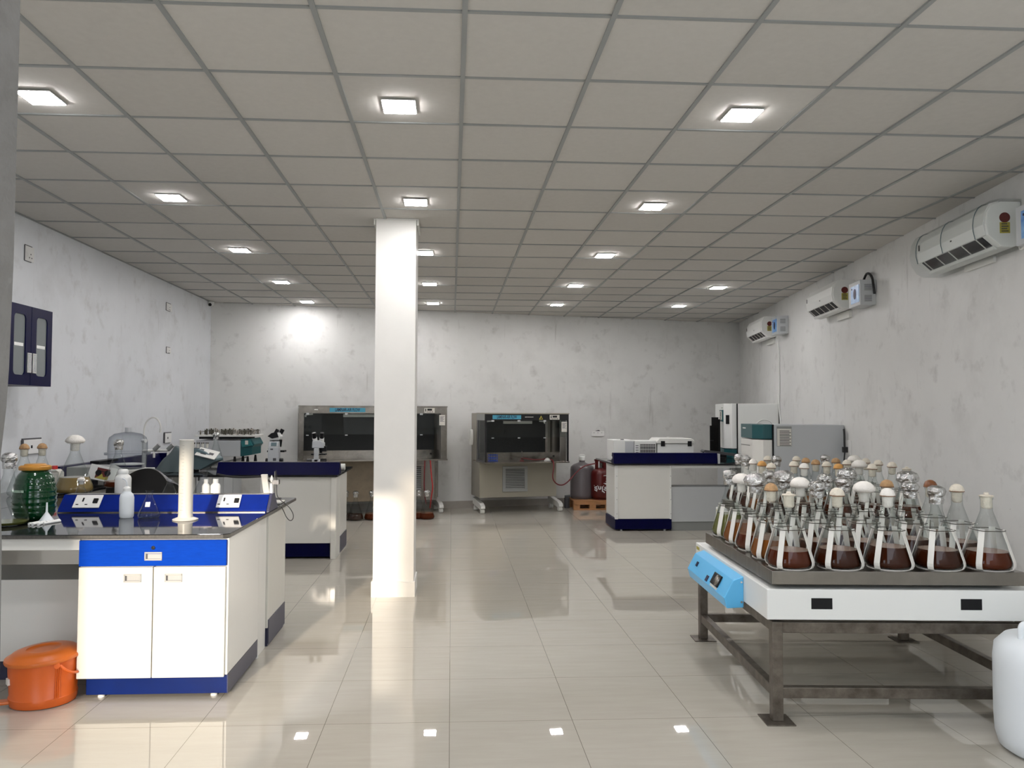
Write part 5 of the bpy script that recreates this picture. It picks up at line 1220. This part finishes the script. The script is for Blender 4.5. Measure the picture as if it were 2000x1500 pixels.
g = G(); g.cyl((.03, .0, 0), (.03, 0, .02), .03); g.out('foot', M['black'], t)
flask(('', 0, 'foil'), (at(411, 880, y=8.75).x, 8.95, ZW), 'slim foil-capped flask in front of the teal-ended shaker', None, 1).scale = (.9, .9, 1.0)
# small bench shaker with teal end
yS = 9.75; a = at(383, 860, y=yS).x; b = at(470, 860, y=yS).x; c = at(497, 860, y=yS).x
t = thing('bench_shaker', 'grey bench shaker with teal control end and clamp-covered platform', 'shaker', (0, yS, ZW))
a = max(a, xl+.17)
g = G(); g.box(a, b, 0, .5, .085, .285); g.out('housing', M['grey'], t, bevel=.005)
g = G(); g.prism([(b, .085), (c-.03, .105), (c-.03, .2), (c-.0, .235), (c-.04, .31), (b, .30)][::-1], 'y', 0, .46); te = g.out('control_end', M['teal'], t, bevel=.004)
g = G(); g.prism([(b+.03, .20), (c-.02, .225), (c-.05, .29), (b+.01, .275)][::-1], 'y', -.03, -.001); g.out('sloped_panel', mat('teal_lighter', (.02, .16, .17), .35), te)
g = G(); g.box((b+c)/2-.02, (b+c)/2+.015, -.036, -.03, .235, .285); g.out('dial_window', M['paper'], te)
g = G(); g.box(a-.02, c-.01, -.02, .5, .33, .352); pf = g.out('platform', M['offw'], t, bevel=.003)
g = G(); g.box(a+.02, b+.06, .05, .45, .30, .33); g.out('drive', M['black'], t)
for i in range(9):
    for j in range(3):
        x = a+.04+(c-a-.1)*i/8; y = .04+.18*j; g = G(); hh = .05+.012*((i*5+j*3) % 3)
        for k in range(4):
            q_ = k*PI/2+.5; g.ribbon([(x, y, .353), (x+.025*math.cos(q_), y+.025*math.sin(q_), .355), (x+.03*math.cos(q_), y+.03*math.sin(q_), .355+hh*.5), (x+.024*math.cos(q_), y+.024*math.sin(q_), .355+hh)], (-math.sin(q_), math.cos(q_), 0), .012, .002)
        g.tube([(x+.027*math.cos(q_), y+.027*math.sin(q_), .352+hh*.8) for q_ in [PI*2*m_/8 for m_ in range(8)]], .003, 5, closed=True)
        g.out('spring_clamp', M['wire'] if (i+j) % 3 else M['steelc'], pf)
g = G(); [g.cyl((x, y, 0), (x, y, .085), .022, 10, .012) for x in (a+.05, b-.08, c-.09) for y in (.04, .42)]; g.out('foot', M['black'], t, split=True)
# office chair back
q = at(300, 940, y=6.75)
t = thing('office_chair', 'black office chair, its curved back showing above the riser', 'chair', (at(287, 940, y=6.8).x, 6.8, 0))
g = G(); bm = g.bm; n = 20; rows = []
for s_ in (0, .05):
    for j in range(9):
        z = .55+.46*j/8; rows.append([])
        half = .33*(1-.42*max(0, (j-4)/4)**2.4)
        for i in range(n+1):
            u_ = -1+2*i/n; x = u_*half; y = .07*(u_*u_)*-1+s_*(1-.25*abs(u_))+.03*math.sin(j/8*PI)
            top = z-.10*max(0, (j-5)/3)*(abs(u_)**2.2)
            rows[-1].append(bm.verts.new((x, y, top)))
for s_ in range(2):
    for j in range(8):
        for i in range(n): g._f([rows[s_*9+j][i], rows[s_*9+j][i+1], rows[s_*9+j+1][i+1], rows[s_*9+j+1][i]])
for i in range(n): g._f([rows[0][i], rows[0][i+1], rows[9][i+1], rows[9][i]]); g._f([rows[8][i], rows[8][i+1], rows[17][i+1], rows[17][i]])
for j in range(8): g._f([rows[j][0], rows[j+1][0], rows[9+j+1][0], rows[9+j][0]]); g._f([rows[j][n], rows[j+1][n], rows[9+j+1][n], rows[9+j][n]])
g.out('backrest', M['leather'], t, smooth=True)
g = G(); g.box(-.24, .24, .03, .5, .43, .50); g.out('seat', M['leather'], t, bevel=.03, seg=4)
g = G(); g.cyl((0, .27, .08), (0, .27, .43), .03); g.out('gas_lift', M['black'], t, smooth=True)
g = G()
for k in range(5):
    q_ = k*2*PI/5; g.prism([(-.02, .05), (.02, .05), (.02, .09), (-.02, .09)], 'y', 0, .27, M=Matrix.Translation((0, .27, 0)) @ Matrix.Rotation(q_, 4, 'Z')); g.cyl((.27*-math.sin(q_)-.02, .27+.27*math.cos(q_), .027), (.27*-math.sin(q_)+.02, .27+.27*math.cos(q_), .027), .027, 14)
g.out('star_base', M['black'], t)
g = G(); g.tube([(.0, .03, .46), (0, -.0, .5), (0, .09, .55)], .02, 8); g.out('back_bracket', M['black'], t)

# ------------------------------------------------------------------ microscopes, tape
def scope(u, y, label, back):
    q = at(u, 905, y=y); t = thing('microscope', label, 'microscope', (q.x, y, ZW), 0, 'microscopes behind the navy upstand')
    if back:
        g = G(); g.box(-.095, .095, -.13, .13, 0, .045); g.out('base', M['grey'], t, bevel=.008)
        g = G(); g.box(-.058, .058, -.10, .0, .045, .25); g.prism([(-.10, .25), (.0, .25), (-.02, .315), (-.075, .315)], 'x', -.055, .055); ar = g.out('rear_housing', M['grey'], t, bevel=.006)
        g = G(); g.box(-.030, .030, -.002, .002, -.02, .02, M=Matrix.Translation((.005, -.092, .283)) @ Matrix.Rotation(math.radians(-21), 4, 'X')); g.out('carry_slot', M['tealgrey'], ar)
        g = G(); g.box(-.03, -.0, -.102, -.100, .22, .235); g.box(.0, .035, -.102, -.1, .10, .13); g.out('rear_plate', M['dgrey'], ar, split=True)
        g = G(); g.box(-.09, .10, .0, .12, .19, .21); g.out('stage', M['black'], t, bevel=.003)
        g = G(); g.lathe([(0, .31), (.055, .31), (.055, .322), (0, .322)], (0, -.02, 0), 20); g.out('turntable', M['black'], t)
        g = G(); g.prism([(-.05, .322), (.06, .33), (.075, .37), (.05, .415), (-.02, .40), (-.05, .37)], 'y', -.06, .05); hd_ = g.out('head', M['white'], t, bevel=.012)
        g = G(); g.prism([(-.07, .37), (-.02, .345), (.05, .36), (.03, .42), (-.03, .405)], 'y', -.07, -.055); g.out('head_cover', M['black'], hd_)
        for yy in (-.035, .035):
            g = G(); g.cyl((.03+(.01 if yy > 0 else -.03), yy, .385), (.065+(.01 if yy > 0 else -.03), yy, .445), .022, 14); g.out('eyepiece', M['black'], hd_, smooth=True)
        g = G(); g.cyl((.04, .05, .25), (.05, .05, .33), .018); g.out('objective_turret', M['black'], t, smooth=True)
        for s_ in (-1, 1):
            g = G(); g.cyl((s_*.058, -.03, .10), (s_*.095, -.03, .10), .024, 16); g.out('focus_knob', M['black'], t, smooth=True)
    else:
        g = G(); g.box(-.07, .07, -.10, .12, 0, .03); g.out('base', M['offw'], t, bevel=.008)
        g = G(); g.box(-.025, .025, -.10, -.05, .03, .24); g.prism([(-.1, .03), (.02, .03), (.02, .09), (-.1, .12)], 'x', -.045, .045); g.out('arm', M['grey'], t, bevel=.006)
        for s_ in (-1, 1):
            g = G(); g.cyl((s_*.045, -.06, .085), (s_*.105, -.06, .085), .036, 18); g.out('focus_knob', M['black'], t, smooth=True)
        g = G(); g.cyl((0, -.105, .07), (0, -.09, .07), .028, 18); g.out('lamp_housing', M['black'], t, smooth=True)
        g = G(); g.prism([(-.055, .24), (.075, .24), (.075, .30), (.03, .325), (-.05, .32)], 'y', -.06, .05); hd_ = g.out('head', M['grey'], t, bevel=.008)
        for s_ in (-1, 1):
            g = G(); g.cyl((s_*.034+.01, -.0, .30), (s_*.04+.01, -.03, .355), .026, 16); g.out('eyepiece_tube', M['white'], hd_, smooth=True)
            g = G(); g.cyl((s_*.040+.01, -.03, .35), (s_*.045+.01, -.05, .41), .023, 16); g.out('eyepiece', M['black'], hd_, smooth=True)
        g = G(); g.box(-.07, .09, -.02, .09, .16, .175); g.out('stage', M['black'], t, bevel=.002)
        g = G(); g.cyl((.03, .04, .18), (.03, .04, .25), .016); g.box(.05, .1, -.02, .02, .2, .26); g.out('objective_turret', M['black'], t, split=True)
    return t
scope(537, 8.75, 'microscope seen from behind with pale grey rear housing, left one', True)
scope(620, 8.75, 'microscope in front of the stainless cabinet, right one', False)
q = at(670, 908, y=8.6); t = thing('tape_roll', 'white tape roll standing on the end of the navy-upstand bench', 'tape', (q.x, 8.6, ZW))
Mt = Matrix.Translation((0, 0, .036)) @ Matrix.Rotation(PI/2, 4, 'Y')
g = G(); g.lathe([(.022, -.022), (.036, -.022), (.036, .022), (.022, .022), (.022, -.022)], seg=28, M=Mt); g.out('roll', M['offw'], t, smooth=True)
g = G(); g.tube([tuple(at(424, 926, y=7.94)), tuple(at(450, 931, y=7.93)), tuple(at(480, 932, y=7.93)), tuple(at(512, 930, y=7.93))], .012, 6, smooth=2)
tag(g.out('hanging_cable', M['cable'], smooth=True), 'black cable sagging along the front edge below the navy upstand', 'cable')
